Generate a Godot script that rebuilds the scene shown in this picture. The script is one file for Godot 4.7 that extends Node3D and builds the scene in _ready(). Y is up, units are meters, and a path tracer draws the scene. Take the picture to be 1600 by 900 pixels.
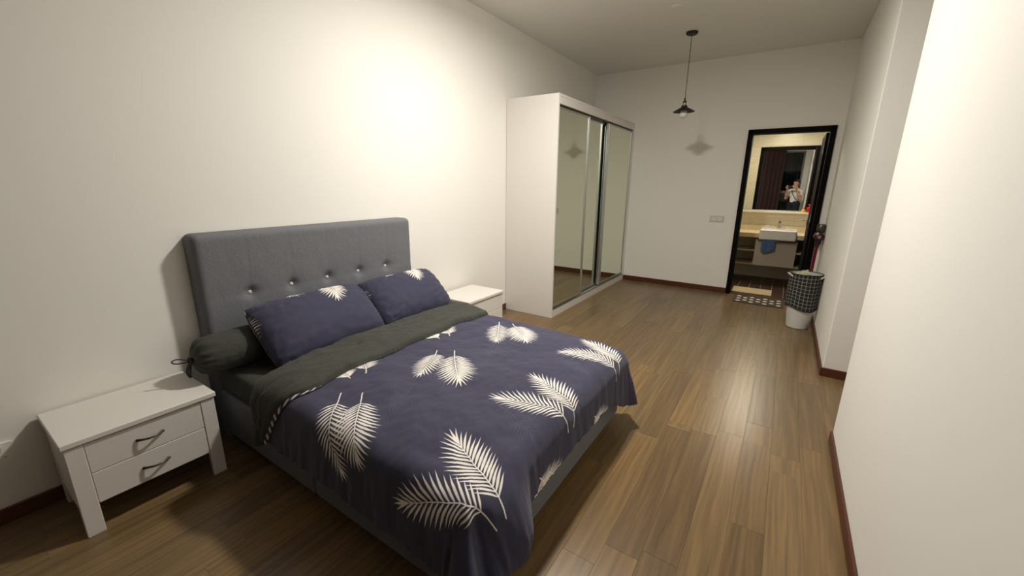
extends Node3D
# A bedroom at night: left wall x = 0, far wall z = 0, the camera stands at z = 6.17. Metres, y up.

const CEIL := 2.995
const RIGHT := 3.022
const BACK := 7.35
const MIRROR_Z := -1.47

var rng := RandomNumberGenerator.new()
var noise := FastNoiseLite.new()
var taken := {}
var M := {}


func _ready() -> void:
	rng.seed = 7
	noise.seed = 11
	noise.frequency = 1.0
	noise.noise_type = FastNoiseLite.TYPE_SIMPLEX_SMOOTH
	# ---- camera
	var cam := Camera3D.new()
	cam.name = "camera"
	cam.position = Vector3(2.6057, 1.4359, 6.1739)
	cam.basis = Basis.from_euler(Vector3(-0.2513, 0.5843, 0.0100))
	cam.fov = rad_to_deg(2.0 * atan(450.0 / 634.3))
	cam.near = 0.012
	cam.far = 60.0
	add_child(cam)
	cam.current = true
	# ---- night sky, exposure
	var env := Environment.new()
	env.background_mode = Environment.BG_COLOR
	env.background_color = Color(0.006, 0.007, 0.010)
	env.tonemap_mode = Environment.TONE_MAPPER_LINEAR
	env.tonemap_exposure = 1.28
	env.sdfgi_enabled = true
	env.ssao_enabled = true
	env.ssil_enabled = true
	var we := WorldEnvironment.new()
	we.name = "world"
	we.environment = env
	add_child(we)
	# ---- the two lamps that are on
	area_light("bedroom_lamp_light", Vector3(1.52, 2.868, 3.74), 0.22, Color(1.0, 0.983, 0.95), 5.6)
	globe_light("bedroom_globe_light", Vector3(1.52, 2.91, 3.74), 0.09, Color(1.0, 0.983, 0.95), 0.22)
	area_light("bathroom_lamp_light", Vector3(2.45, 2.425, -0.98), 0.30, Color(1.0, 0.972, 0.90), 1.4)
	materials()
	shell()
	bathroom_shell()
	bed()
	duvet()
	pillows()
	nightstands()
	wardrobe()
	lamps()
	fittings()
	bin_and_basket()
	vacuum()
	bathroom_things()
	window_side()
	photographer()


# =====================================================================  helpers
func area_light(called: String, at: Vector3, side: float, c: Color, energy: float) -> void:
	var l := AreaLight3D.new()
	l.name = called
	l.area_size = Vector2(side, side)
	l.light_color = c
	l.light_energy = energy
	l.area_range = 14.0
	l.shadow_enabled = true
	add_child(l)
	l.position = at
	l.rotation = Vector3(-PI / 2, 0, 0)


func globe_light(called: String, at: Vector3, radius: float, c: Color, energy: float) -> void:
	var l := OmniLight3D.new()
	l.name = called
	l.light_color = c
	l.light_energy = energy
	l.light_size = radius
	l.omni_range = 14.0
	l.omni_attenuation = 2.0
	l.shadow_enabled = true
	add_child(l)
	l.position = at


func sm(color: Color, rough := 0.6, metal := 0.0) -> StandardMaterial3D:
	var m := StandardMaterial3D.new()
	m.albedo_color = color
	m.roughness = rough
	m.metallic = metal
	return m


func rgb(r: float, g: float, b: float) -> Color:
	return Color(r / 255.0, g / 255.0, b / 255.0)


func numbered(called: String) -> String:
	var n: int = taken.get(called, 0)
	taken[called] = n + 1
	return called if n == 0 else "%s_%03d" % [called, n]


func tag(o: Node, label: String, category := "", group := "", kind := "") -> Node:
	o.set_meta("label", label)
	if category != "":
		o.set_meta("category", category)
	if group != "":
		o.set_meta("group", group)
	if kind != "":
		o.set_meta("kind", kind)
	return o


func thing(called: String, label: String, category: String, at := Vector3.ZERO, turn := 0.0, group := "") -> Node3D:
	var o := Node3D.new()
	o.name = numbered(called)
	add_child(o)
	o.position = at
	o.rotation.y = turn
	tag(o, label, category, group)
	return o


func struct(called: String, label: String, at := Vector3.ZERO) -> Node3D:
	var o := Node3D.new()
	o.name = numbered(called)
	add_child(o)
	o.position = at
	tag(o, label, "", "", "structure")
	return o


func st0(flat := true) -> SurfaceTool:
	var st := SurfaceTool.new()
	st.begin(Mesh.PRIMITIVE_TRIANGLES)
	st.set_smooth_group(-1 if flat else 0)
	return st


func done(called: String, st: SurfaceTool, m: Material, parent: Node = self, tangents := false) -> MeshInstance3D:
	st.generate_normals()
	if tangents:
		st.generate_tangents()
	var o := MeshInstance3D.new()
	o.name = called if parent != self else numbered(called)
	o.mesh = st.commit()
	o.material_override = m
	parent.add_child(o, true)
	return o


func put(called: String, mesh: Mesh, m: Material, parent: Node, at := Vector3.ZERO) -> MeshInstance3D:
	var o := MeshInstance3D.new()
	o.name = called if parent != self else numbered(called)
	o.mesh = mesh
	o.material_override = m
	parent.add_child(o, true)
	o.position = at
	return o


func tri(st: SurfaceTool, a: Vector3, b: Vector3, c: Vector3, out: Vector3) -> void:
	if (a - c).cross(a - b).dot(out) < 0.0:
		var t := b
		b = c
		c = t
	for p in [a, b, c]:
		st.set_uv(Vector2(p.x + p.y * 0.3, p.z + p.y * 0.7))
		st.add_vertex(p)


func quad(st: SurfaceTool, a: Vector3, b: Vector3, c: Vector3, d: Vector3, out: Vector3) -> void:
	tri(st, a, b, c, out)
	tri(st, a, c, d, out)


# chamfered box from corner lo to corner hi
func bx(st: SurfaceTool, lo: Vector3, hi: Vector3, r := 0.002) -> void:
	var c := (lo + hi) / 2.0
	var h := (hi - lo) / 2.0
	r = minf(r, minf(h.x, minf(h.y, h.z)) * 0.49)
	var k := h - Vector3(r, r, r)
	for ax in 3:
		var u := (ax + 1) % 3
		var v := (ax + 2) % 3
		for s in [-1.0, 1.0]:
			var n := Vector3.ZERO
			n[ax] = s
			var q := []
			for w in [[-1, -1], [1, -1], [1, 1], [-1, 1]]:
				var p := c
				p[ax] += s * h[ax]
				p[u] += w[0] * k[u]
				p[v] += w[1] * k[v]
				q.append(p)
			quad(st, q[0], q[1], q[2], q[3], n)
		if r <= 0.0:
			continue
		for su in [-1.0, 1.0]:
			for sv in [-1.0, 1.0]:
				var q := []
				for w in [[0, -1], [0, 1], [1, 1], [1, -1]]:
					var p := c
					p[ax] += w[1] * k[ax]
					p[u] += su * (h[u] if w[0] == 0 else k[u])
					p[v] += sv * (k[v] if w[0] == 0 else h[v])
					q.append(p)
				var n := Vector3.ZERO
				n[u] = su
				n[v] = sv
				quad(st, q[0], q[1], q[2], q[3], n)
	if r > 0.0:
		for s in 8:
			var g := Vector3(-1 if s & 1 else 1, -1 if s & 2 else 1, -1 if s & 4 else 1)
			tri(st, c + g * Vector3(h.x, k.y, k.z), c + g * Vector3(k.x, h.y, k.z), c + g * Vector3(k.x, k.y, h.z), g)


func box(called: String, lo: Vector3, hi: Vector3, m: Material, parent: Node = self, r := 0.002) -> MeshInstance3D:
	var st := st0()
	bx(st, lo, hi, r)
	return done(called, st, m, parent)


# box given by size, standing at centre of its base
func block(called: String, at: Vector3, size: Vector3, m: Material, parent: Node, r := 0.002) -> MeshInstance3D:
	return box(called, at - Vector3(size.x / 2, 0, size.z / 2), at + Vector3(size.x / 2, size.y, size.z / 2), m, parent, r)


# surface of revolution about y at o; profile of (radius, height)
func lathe(st: SurfaceTool, prof: Array, o := Vector3.ZERO, n := 32, sx := 1.0, sz := 1.0, axis := Basis.IDENTITY) -> void:
	var group := 0
	for i in prof.size() - 1:
		var a: Vector2 = prof[i]
		var b: Vector2 = prof[i + 1]
		if i > 0:
			var before: Vector2 = prof[i] - prof[i - 1]
			if absf(before.angle_to(b - a)) > 0.6:
				group += 1
		st.set_smooth_group(group)
		var mid := (a + b) / 2.0
		var out2 := Vector2(b.y - a.y, a.x - b.x)
		for j in n:
			var t0 := TAU * j / n
			var t1 := TAU * (j + 1) / n
			var d0 := Vector3(cos(t0) * sx, 0, sin(t0) * sz)
			var d1 := Vector3(cos(t1) * sx, 0, sin(t1) * sz)
			var p := [d0 * a.x + Vector3.UP * a.y, d1 * a.x + Vector3.UP * a.y, d1 * b.x + Vector3.UP * b.y, d0 * b.x + Vector3.UP * b.y]
			var dm := (d0 + d1).normalized()
			var out := axis * (dm * out2.x + Vector3.UP * out2.y)
			for k in 4:
				p[k] = o + axis * p[k]
			var uv := [Vector2(float(j) / n, float(i) / prof.size()), Vector2(float(j + 1) / n, float(i) / prof.size()), Vector2(float(j + 1) / n, float(i + 1) / prof.size()), Vector2(float(j) / n, float(i + 1) / prof.size())]
			var flip: bool = (p[0] - p[2]).cross(p[0] - p[1]).dot(out) < 0.0
			if a.x < 1e-6:
				flip = (p[0] - p[3]).cross(p[0] - p[2]).dot(out) < 0.0
			for f in ([[0, 2, 1], [0, 3, 2]] if flip else [[0, 1, 2], [0, 2, 3]]):
				if (p[f[0]] - p[f[1]]).cross(p[f[0]] - p[f[2]]).length_squared() < 1e-18:
					continue
				for k in f:
					st.set_uv(uv[k])
					st.add_vertex(p[k])
		if mid.x < 0.0:
			break


# tube along points with a radius for each
func tube(st: SurfaceTool, pts: Array, rad: Array, n := 8, closed_ends := true, flatten := 1.0) -> void:
	st.set_smooth_group(0)
	var rings := []
	var side := Vector3.ZERO
	for i in pts.size():
		var d: Vector3 = (pts[mini(i + 1, pts.size() - 1)] - pts[maxi(i - 1, 0)]).normalized()
		if side == Vector3.ZERO:
			side = d.cross(Vector3.UP if absf(d.y) < 0.9 else Vector3.RIGHT).normalized()
		side = (side - d * side.dot(d)).normalized()
		var up := side.cross(d).normalized()
		var r: float = rad[mini(i, rad.size() - 1)]
		var ring := []
		for j in n:
			var t := TAU * j / n
			ring.append(pts[i] + side * cos(t) * r + up * sin(t) * r * flatten)
		rings.append(ring)
	for i in pts.size() - 1:
		for j in n:
			var k := (j + 1) % n
			var mid: Vector3 = (rings[i][j] + rings[i][k]) / 2.0 - pts[i]
			quad(st, rings[i][j], rings[i][k], rings[i + 1][k], rings[i + 1][j], mid)
	if closed_ends:
		st.set_smooth_group(9)
		for e in [0, pts.size() - 1]:
			var out: Vector3 = pts[0] - pts[1] if e == 0 else pts[e] - pts[e - 1]
			for j in n:
				tri(st, pts[e], rings[e][j], rings[e][(j + 1) % n], out)


func smooth_path(ctrl: Array, per := 6) -> Array:
	var out := []
	for i in ctrl.size() - 1:
		var p0: Vector3 = ctrl[maxi(i - 1, 0)]
		var p3: Vector3 = ctrl[mini(i + 2, ctrl.size() - 1)]
		for k in per:
			out.append(ctrl[i].cubic_interpolate(ctrl[i + 1], p0, p3, float(k) / per))
	out.append(ctrl[-1])
	return out


# smooth indexed grid of (nu + 1) x (nv + 1) points; fn(u, v) -> Vector3, uvf(u, v) -> Vector2
func grid(st: SurfaceTool, nu: int, nv: int, fn: Callable, uvf: Callable, flip := false) -> void:
	st.set_smooth_group(0)
	var P := []
	var U := []
	for i in nu + 1:
		for j in nv + 1:
			var u := float(i) / nu
			var v := float(j) / nv
			P.append(fn.call(u, v))
			U.append(uvf.call(u, v))
	for i in nu:
		for j in nv:
			var a := i * (nv + 1) + j
			var b := a + 1
			var c := a + nv + 2
			var d := a + nv + 1
			for k in ([a, c, b, a, d, c] if flip else [a, b, c, a, c, d]):
				st.set_uv(U[k])
				st.add_vertex(P[k])


# =====================================================================  materials
func wood_image(w: int, h: int, light: Color, dark: Color, line: Color) -> Image:
	var im := Image.create(w, h, true, Image.FORMAT_RGB8)
	var n2 := FastNoiseLite.new()
	n2.seed = 5
	n2.frequency = 1.0
	for y in h:
		for x in w:
			var u := float(x) / w
			var v := float(y) / h
			var warp := noise.get_noise_2d(u * 3.0, v * 2.6) * 0.35
			var broad := noise.get_noise_2d((u + warp * 0.10) * 15.0, v * 2.2 + 9.0) * 0.5 + 0.5
			var fine := n2.get_noise_2d((u + warp * 0.03) * 150.0, v * 9.0) * 0.5 + 0.5
			var ring := absf(sin((u * 12.0 + warp * 2.2 + broad * 0.8) * PI))
			var c := light.lerp(dark, clampf(broad * 1.25 - 0.2, 0, 1))
			c = c.lerp(line, clampf(1.0 - ring * 7.0, 0, 1) * 0.33 * broad)
			c = c.lerp(line, fine * fine * 0.30)
			im.set_pixel(x, y, c)
	im.generate_mipmaps()
	return im


func noise_tex(freq: float, size: int, as_normal := false, strength := 1.0, lo := 0.0, hi := 1.0) -> NoiseTexture2D:
	var t := NoiseTexture2D.new()
	var n := FastNoiseLite.new()
	n.seed = 3
	n.frequency = freq
	n.fractal_octaves = 4
	t.noise = n
	t.width = size
	t.height = size
	t.seamless = true
	t.as_normal_map = as_normal
	t.bump_strength = strength
	if not as_normal:
		var g := Gradient.new()
		g.set_color(0, Color(lo, lo, lo))
		g.set_color(1, Color(hi, hi, hi))
		t.color_ramp = g
	return t


func tri_tex(m: StandardMaterial3D, scale: float, albedo: Texture2D = null, normal: Texture2D = null, nscale := 0.3) -> StandardMaterial3D:
	m.uv1_triplanar = true
	m.uv1_scale = Vector3.ONE * scale
	if albedo:
		m.albedo_texture = albedo
	if normal:
		m.normal_enabled = true
		m.normal_texture = normal
		m.normal_scale = nscale
	return m


func materials() -> void:
	var bumps := noise_tex(0.05, 256, true, 2.0)
	var mottle := noise_tex(0.02, 256, false, 1.0, 0.94, 1.0)
	M.wall = tri_tex(sm(rgb(241, 238, 231), 0.75), 1.2, null, bumps, 0.05)
	M.ceiling = sm(rgb(236, 234, 228), 0.85)
	M.base = sm(rgb(84, 42, 26), 0.42)
	# oak-look planks, in a few tones
	var wood := ImageTexture.create_from_image(wood_image(512, 1024, rgb(146, 120, 83), rgb(104, 85, 61), rgb(68, 53, 37)))
	M.planks = []
	for t in [rgb(255, 252, 244), rgb(240, 236, 232), rgb(226, 221, 218), rgb(255, 248, 232), rgb(238, 238, 230)]:
		var m := sm(t, 0.30)
		m.albedo_texture = wood
		m.metallic_specular = 0.5
		M.planks.append(m)
	M.underfloor = sm(rgb(60, 46, 32), 0.9)
	M.white = tri_tex(sm(rgb(226, 221, 214), 0.5), 3.0, null, bumps, 0.05)
	M.white_gloss = sm(rgb(240, 238, 232), 0.3)
	M.mirror = sm(Color(0.90, 0.92, 0.85), 0.0, 1.0)
	M.mirror_bath = sm(Color(0.93, 0.93, 0.90), 0.0, 1.0)
	M.alu = sm(rgb(196, 198, 196), 0.42, 1.0)
	M.chrome = sm(rgb(205, 205, 205), 0.12, 1.0)
	M.pewter = sm(rgb(96, 92, 90), 0.32, 1.0)
	M.black = sm(rgb(16, 15, 16), 0.55)
	M.black_gloss = sm(rgb(18, 18, 20), 0.25)
	M.frame = sm(rgb(12, 9, 8), 0.6)
	M.frame.metallic_specular = 0.2
	M.brass = sm(rgb(150, 128, 92), 0.35, 1.0)
	# grey upholstery weave
	var weave := Image.create(256, 256, true, Image.FORMAT_RGB8)
	for y in 256:
		for x in 256:
			var g := 0.78 + 0.16 * noise.get_noise_2d(x * 0.05, y * 0.6) + 0.14 * noise.get_noise_2d(x * 0.5 + 40.0, y * 0.9)
			weave.set_pixel(x, y, Color(g, g, g * 1.0))
	weave.generate_mipmaps()
	var wt := ImageTexture.create_from_image(weave)
	M.grey = tri_tex(sm(rgb(146, 147, 153), 0.92), 4.0, wt, bumps, 0.25)
	M.button = sm(rgb(214, 206, 190), 0.3)
	M.sheet = tri_tex(sm(rgb(62, 63, 56), 0.9), 3.0, mottle, bumps, 0.35)
	M.sheet.rim_enabled = true
	M.sheet.rim = 0.2
	M.cord = sm(rgb(52, 50, 46), 0.8)


# =====================================================================  room shell
func shell() -> void:
	# floor: planks that run towards the far wall, each its own piece
	var f := struct("floor", "brown wood plank floor of the bedroom")
	box("underlay", Vector3(-0.1, -0.06, -0.02), Vector3(4.3, -0.0125, BACK + 0.1), M.underfloor, f, 0.0)
	var pw := 0.1365
	var row := 0
	var x := 0.0
	while x < 4.2:
		var x1 := minf(x + pw, 4.2)
		var z0 := 0.0
		var z1 := BACK
		if x >= RIGHT:
			z0 = 2.39
			z1 = 3.42
		var z := z0 - rng.randf() * 0.9
		while z < z1:
			var ln := rng.randf_range(0.72, 1.30)
			var a := maxf(z, z0)
			var b := minf(z + ln, z1)
			z += ln
			if b - a < 0.02:
				continue
			plank(f, x, x1, a, b)
		x = x1
		row += 1
	# walls with thickness
	var w := struct("wall_left", "off-white painted wall behind the headboard")
	box("plaster", Vector3(-0.12, 0, -0.1), Vector3(0, CEIL, BACK + 0.1), M.wall, w, 0.0)
	w = struct("wall_far", "off-white far wall around the bathroom doorway")
	var st := st0()
	bx(st, Vector3(-0.12, -0.06, -0.12), Vector3(2.07 + 0.03, CEIL, 0), 0.0)
	bx(st, Vector3(2.10, 2.09, -0.12), Vector3(2.93, CEIL, 0), 0.0)
	bx(st, Vector3(2.93, -0.06, -0.12), Vector3(3.14, CEIL, 0), 0.0)
	done("plaster", st, M.wall, w)
	w = struct("wall_right_far", "off-white projecting wall block beside the laundry basket")
	box("plaster", Vector3(RIGHT, -0.06, -0.12), Vector3(4.3, CEIL, 2.387), M.wall, w, 0.004)
	w = struct("wall_right", "smooth white wall with a sharp corner, closest on the right")
	box("plaster", Vector3(RIGHT - 0.004, -0.06, 3.418), Vector3(4.3, CEIL, BACK + 0.1), M.wall, w, 0.004)
	w = struct("wall_entry", "end wall of the recess between the two right wall blocks")
	box("plaster", Vector3(4.2, -0.06, 2.38), Vector3(4.3, CEIL, 3.42), M.wall, w, 0.0)
	w = struct("ceiling", "plain white bedroom ceiling")
	box("plaster", Vector3(-0.12, CEIL, -0.12), Vector3(4.3, CEIL + 0.1, BACK + 0.1), M.ceiling, w, 0.0)
	# baseboards
	skirting("baseboard_left", "dark red-brown baseboard along the headboard wall", Vector3(0, 0, 2.375), Vector3(0, 0, BACK), Vector3(1, 0, 0))
	skirting("baseboard_far", "dark red-brown baseboard between wardrobe and bathroom door", Vector3(0.62, 0, 0), Vector3(2.07, 0, 0), Vector3(0, 0, 1))
	skirting("baseboard_right_far", "dark red-brown baseboard behind the laundry basket", Vector3(RIGHT, 0, 0), Vector3(RIGHT, 0, 2.399), Vector3(-1, 0, 0))
	skirting("baseboard_entry", "short dark red-brown baseboard facing into the recess", Vector3(RIGHT, 0, 2.387), Vector3(4.2, 0, 2.387), Vector3(0, 0, 1))
	skirting("baseboard_right", "dark red-brown baseboard of the close white wall", Vector3(RIGHT - 0.004, 0, 3.418), Vector3(RIGHT - 0.004, 0, BACK), Vector3(-1, 0, 0))


func plank(f: Node3D, x0: float, x1: float, z0: float, z1: float) -> void:
	var g := 0.0002
	var r := 0.0008
	var st := st0()
	var ou := rng.randf()
	var ov := rng.randf()
	var uv := func(p: Vector3) -> Vector2: return Vector2(ou + (p.x - x0) / 0.46, ov + (p.z - z0) / 2.3)
	var q := []
	for k in [[x0 + g, z0 + g], [x1 - g, z0 + g], [x1 - g, z1 - g], [x0 + g, z1 - g]]:
		var cx: float = (x0 + x1) / 2
		var cz: float = (z0 + z1) / 2
		q.append([Vector3(k[0], -0.012, k[1]), Vector3(k[0], -r * 0.6, k[1]), Vector3(k[0] + signf(cx - k[0]) * r, 0, k[1] + signf(cz - k[1]) * r)])
	var quads := [[q[0][2], q[1][2], q[2][2], q[3][2], Vector3.UP]]
	for i in 4:
		var j := (i + 1) % 4
		var out: Vector3 = (q[i][0] + q[j][0]) / 2 - Vector3((x0 + x1) / 2, 0, (z0 + z1) / 2)
		out.y = 0
		quads.append([q[i][1], q[j][1], q[j][2], q[i][2], out + Vector3.UP * 0.05])
		quads.append([q[i][0], q[j][0], q[j][1], q[i][1], out])
	for k in quads:
		var p: Array = k.slice(0, 4)
		if (p[0] - p[2]).cross(p[0] - p[1]).dot(k[4]) < 0:
			p.reverse()
		for n in [0, 1, 2, 0, 2, 3]:
			st.set_uv(uv.call(p[n]))
			st.add_vertex(p[n])
	done("plank", st, M.planks[rng.randi() % M.planks.size()], f)


func skirting(called: String, label: String, a: Vector3, b: Vector3, out: Vector3) -> void:
	var h := 0.070
	var t := 0.013
	var st := st0()
	var lo := Vector3(minf(a.x, b.x), 0.0, minf(a.z, b.z))
	var hi := Vector3(maxf(a.x, b.x), h, maxf(a.z, b.z))
	for ax in [0, 2]:
		if out[ax] > 0:
			hi[ax] += t
		elif out[ax] < 0:
			lo[ax] -= t
	bx(st, lo, hi, 0.005)
	tag(done(called, st, M.base), label, "", "", "structure")


# =====================================================================  bathroom shell
func bathroom_shell() -> void:
	var im := Image.create(512, 512, true, Image.FORMAT_RGB8)
	for y in 512:
		for x in 512:
			var v := noise.get_noise_2d(x * 0.006, y * 0.09) * 0.5 + noise.get_noise_2d(x * 0.02 + 30.0, y * 0.3) * 0.25
			im.set_pixel(x, y, rgb(232, 224, 204).lerp(rgb(208, 196, 170), clampf(0.35 + v, 0, 1)))
	im.generate_mipmaps()
	var cream := sm(Color.WHITE, 0.3)
	cream.albedo_texture = ImageTexture.create_from_image(im)
	tri_tex(cream, 0.9)
	cream.uv1_world_triplanar = true
	M.cream = cream
	var lo := Vector3(0.9, 0, -1.5)
	var w := struct("wall_bathroom_back", "beige horizontally veined tiled wall behind the basin")
	# tiles as pieces, 0.60 x 0.30, with recessed joints
	box("backing", Vector3(0.8, -0.06, -1.6), Vector3(3.14, 2.6, -1.5), M.underfloor, w, 0.0)
	tile_wall(w, 2, -1.5, 0.012, 0.9, 3.02, 0.0, 2.45)
	w = struct("wall_bathroom_front", "cream veined tiled wall around the doorway, seen in the bathroom mirror")
	tile_wall(w, 2, -0.122, -0.010, 0.9, 2.07, 0.0, 2.45)
	tile_wall(w, 2, -0.122, -0.010, 2.07, 2.957, 2.125, 2.45)
	w = struct("wall_bathroom_right", "cream tiled side wall behind the open bathroom door")
	box("tiling", Vector3(3.02, -0.06, -1.6), Vector3(3.12, 2.6, -0.12), M.cream, w, 0.0)
	w = struct("wall_bathroom_left", "cream tiled side wall of the bathroom")
	box("tiling", Vector3(0.8, -0.06, -1.6), Vector3(0.9, 2.6, -0.12), M.cream, w, 0.0)
	w = struct("ceiling_bathroom", "white bathroom ceiling")
	box("plaster", Vector3(0.8, 2.45, -1.6), Vector3(3.12, 2.55, -0.12), M.ceiling, w, 0.0)
	# dark floor tiles with pale grout
	var f := struct("floor_bathroom", "dark brown tiled bathroom floor with pale grout")
	box("grout", Vector3(0.9, -0.06, -1.5), Vector3(3.02, -0.004, -0.02), sm(rgb(168, 150, 126), 0.9), f, 0.0)
	var tones := [sm(rgb(58, 40, 32), 0.35), sm(rgb(50, 35, 28), 0.35), sm(rgb(64, 45, 35), 0.38)]
	var mesh: Mesh
	for i in 15:
		for j in 5:
			var x0 := 0.887 + 0.1425 * i
			var z0 := -0.12 - 0.285 * (j + 1)
			if x0 < 0.9 or z0 < -1.56:
				continue
			if mesh == null:
				var st := st0()
				bx(st, Vector3(0.003, -0.012, 0.003), Vector3(0.1395, 0.0, 0.282), 0.0015)
				st.generate_normals()
				mesh = st.commit()
			put("tile", mesh, tones[rng.randi() % 3], f, Vector3(x0, 0, z0))
	box("sill", Vector3(2.12, -0.012, -0.12), Vector3(2.91, 0.004, 0.0), sm(rgb(70, 52, 42), 0.4), f, 0.002)
	# door_1: frame and the leaf that stands open into the bathroom
	var d := struct("door_1", "black bathroom door frame with its leaf open inwards")
	var fr := st0()
	for s in [[2.07, 2.125], [2.902, 2.957]]:
		bx(fr, Vector3(s[0], 0, -0.145), Vector3(s[1], 2.12, 0.022), 0.003)
	bx(fr, Vector3(2.07, 2.065, -0.145), Vector3(2.957, 2.12, 0.022), 0.003)
	done("frame", fr, M.frame, d)
	var leaf := box("leaf", Vector3(2.874, 0.006, -0.90), Vector3(2.912, 2.060, -0.146), M.frame, d, 0.002)
	for y in [0.25, 1.05, 1.87]:
		box("hinge", Vector3(2.868, y - 0.05, -0.185), Vector3(2.874, y + 0.05, -0.150), M.alu, leaf, 0.002)
	var h := st0(false)
	bx(h, Vector3(2.864, 0.92, -0.865), Vector3(2.874, 1.06, -0.825), 0.003)
	tube(h, [Vector3(2.867, 0.985, -0.845), Vector3(2.827, 0.985, -0.845), Vector3(2.820, 0.985, -0.835), Vector3(2.818, 0.983, -0.73)], [0.009, 0.009, 0.009, 0.007], 10)
	done("lever_handle", h, M.alu, leaf)


func tile_wall(w: Node3D, _ax: int, z: float, depth: float, x0: float, x1: float, y0: float, y1: float) -> void:
	var y := y0
	while y < y1 - 0.01:
		var yy := minf((floorf(y / 0.306 + 0.05) + 1.0) * 0.306, y1)
		var x := x0
		while x < x1 - 0.01:
			var xx := minf(x + 0.612, x1)
			var g := 0.0006
			box("tile", Vector3(x + g, y + g, minf(z, z + depth)), Vector3(xx - g, yy - g, maxf(z, z + depth)), M.cream, w, 0.0008)
			x = xx
		y = yy


# =====================================================================  bed
const BZ := 4.630   # middle of the bed across
const BH := 0.735   # half width of the base


func bed() -> void:
	var b := thing("bed", "grey upholstered double bed with a button-tufted headboard", "bed", Vector3(0.0, 0, BZ))
	# headboard: padded slab, rounded edge, one row of five buttons pulled in
	var hw := 0.735
	var hh := 1.166
	var th := 0.118
	var buttons := []
	for k in 5:
		buttons.append(Vector2(0.49 - 0.2425 * k, 0.815))
	var face := func(u: float, v: float) -> Vector3:
		# u across, v up; the outer 12 % of each side wraps round the edge to the wall
		var z := lerpf(-hw, hw, clampf((u - 0.06) / 0.88, 0, 1))
		var y := lerpf(0.0, hh, clampf(v / 0.93, 0, 1))
		var r := 0.036
		var ez := maxf(0.0, absf(z) - (hw - r)) / r
		var ey := maxf(0.0, y - (hh - r)) / r
		var e := minf(1.0, maxf(ez, ey))
		var x := th - r * 0.9 * (1.0 - sqrt(maxf(0.0, 1.0 - e * e)))
		# round the corner in plan
		if ez > 0.0 and ey > 0.0:
			var l := sqrt(ez * ez + ey * ey)
			var q := maxf(ez, ey) / l
			z = signf(z) * (hw - r + r * ez * q)
			y = hh - r + r * ey * q
		var wrap := maxf(maxf(0.0, (0.06 - u) / 0.06), maxf((u - 0.94) / 0.06, (v - 0.93) / 0.07))
		if wrap > 0.0:
			x = lerpf(x, 0.006, clampf(wrap, 0, 1))
		else:
			for c in buttons:
				var dx: float = (z - c.x)
				var dy: float = (y - c.y)
				var dd := dx * dx + dy * dy
				x -= 0.022 * exp(-dd / 0.0011) + 0.008 * exp(-dd / 0.010)
				# stitched crease upward and downward from each button
				x -= 0.0012 * exp(-dx * dx / 0.00009) * (1.0 if absf(dy) < 0.36 else 0.0)
			x -= 0.0012 * exp(-pow(y - 0.815, 2) / 0.0003)
			x += 0.0016 * noise.get_noise_2d(z * 9.0, y * 9.0)
		return Vector3(x, y, z)
	var st := st0(false)
	grid(st, 170, 120, face, func(u, v): return Vector2(u * 3, v * 2), false)
	var hb := done("headboard", st, M.grey, b)
	var back := st0()
	bx(back, Vector3(0.004, 0.0, -hw + 0.012), Vector3(0.03, hh - 0.012, hw - 0.012), 0.002)
	done("backing", back, M.black, hb)
	for c in buttons:
		var s := st0(false)
		var prof := []
		for k in 7:
			var a := PI / 2 * k / 6
			prof.append(Vector2(cos(a) * 0.0115, sin(a) * 0.007))
		lathe(s, prof, Vector3(th - 0.030, c.y, c.x), 14, 1, 1, Basis(Vector3(0, 0, 1), -PI / 2))
		done("button", s, M.button, hb)
	# divan base in two halves with a seam, on low feet
	var x0 := 0.122
	for k in 2:
		var a := x0 + (1.905 - x0) * k * 0.5
		var e := x0 + (1.905 - x0) * (k + 1) * 0.5
		var s := st0()
		bx(s, Vector3(a + 0.001, 0.05, -BH), Vector3(e - 0.001, 0.305, BH), 0.012)
		done("base", s, M.grey, b)
	for px in [0.2, 1.0, 1.82]:
		for pz in [-0.62, 0.62]:
			var s := st0()
			lathe(s, [Vector2(0, 0), Vector2(0.022, 0), Vector2(0.028, 0.052), Vector2(0, 0.052)], Vector3(px, 0, pz), 14)
			done("foot", s, M.black, b)
	# mattress in its dark fitted sheet
	var m := st0(false)
	var mx0 := 0.125
	var mx1 := 1.895
	soft_box(m, Vector3(mx0, 0.306, BZ - 0.73), Vector3(mx1, 0.462, BZ + 0.73), 0.05)
	tag(done("mattress", m, M.sheet), "mattress in a charcoal olive fitted sheet on the bed base", "mattress")


# rounded cushion-like box
func soft_box(st: SurfaceTool, lo: Vector3, hi: Vector3, r: float, amp := 0.003) -> void:
	var c := (lo + hi) / 2
	var h := (hi - lo) / 2
	for ax in 3:
		var u := (ax + 1) % 3
		var v := (ax + 2) % 3
		for s in [-1.0, 1.0]:
			var fn := func(a: float, b: float) -> Vector3:
				var p := Vector3.ZERO
				p[ax] = s * h[ax]
				p[u] = (ease_edge(a) * 2 - 1) * h[u]
				p[v] = (ease_edge(b) * 2 - 1) * h[v]
				var k := Vector3(clampf(p.x, -h.x + r, h.x - r), clampf(p.y, -h.y + r, h.y - r), clampf(p.z, -h.z + r, h.z - r))
				var n := (p - k).normalized()
				var q := k + n * r + c
				return q + n * amp * noise.get_noise_3d(q.x * 7, q.y * 7, q.z * 7)
			grid(st, 26, 26, fn, func(a, b): return Vector2(a, b), s < 0)


func ease_edge(a: float) -> float:
	# more samples near both ends
	return 0.5 - 0.5 * cos(PI * a) if true else a


# ---- duvet
const DY := 0.532   # top of the duvet
const DA := 1.857   # where it turns over the foot
const DB := 0.672   # half width of its flat top
const DR := 0.104


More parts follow.
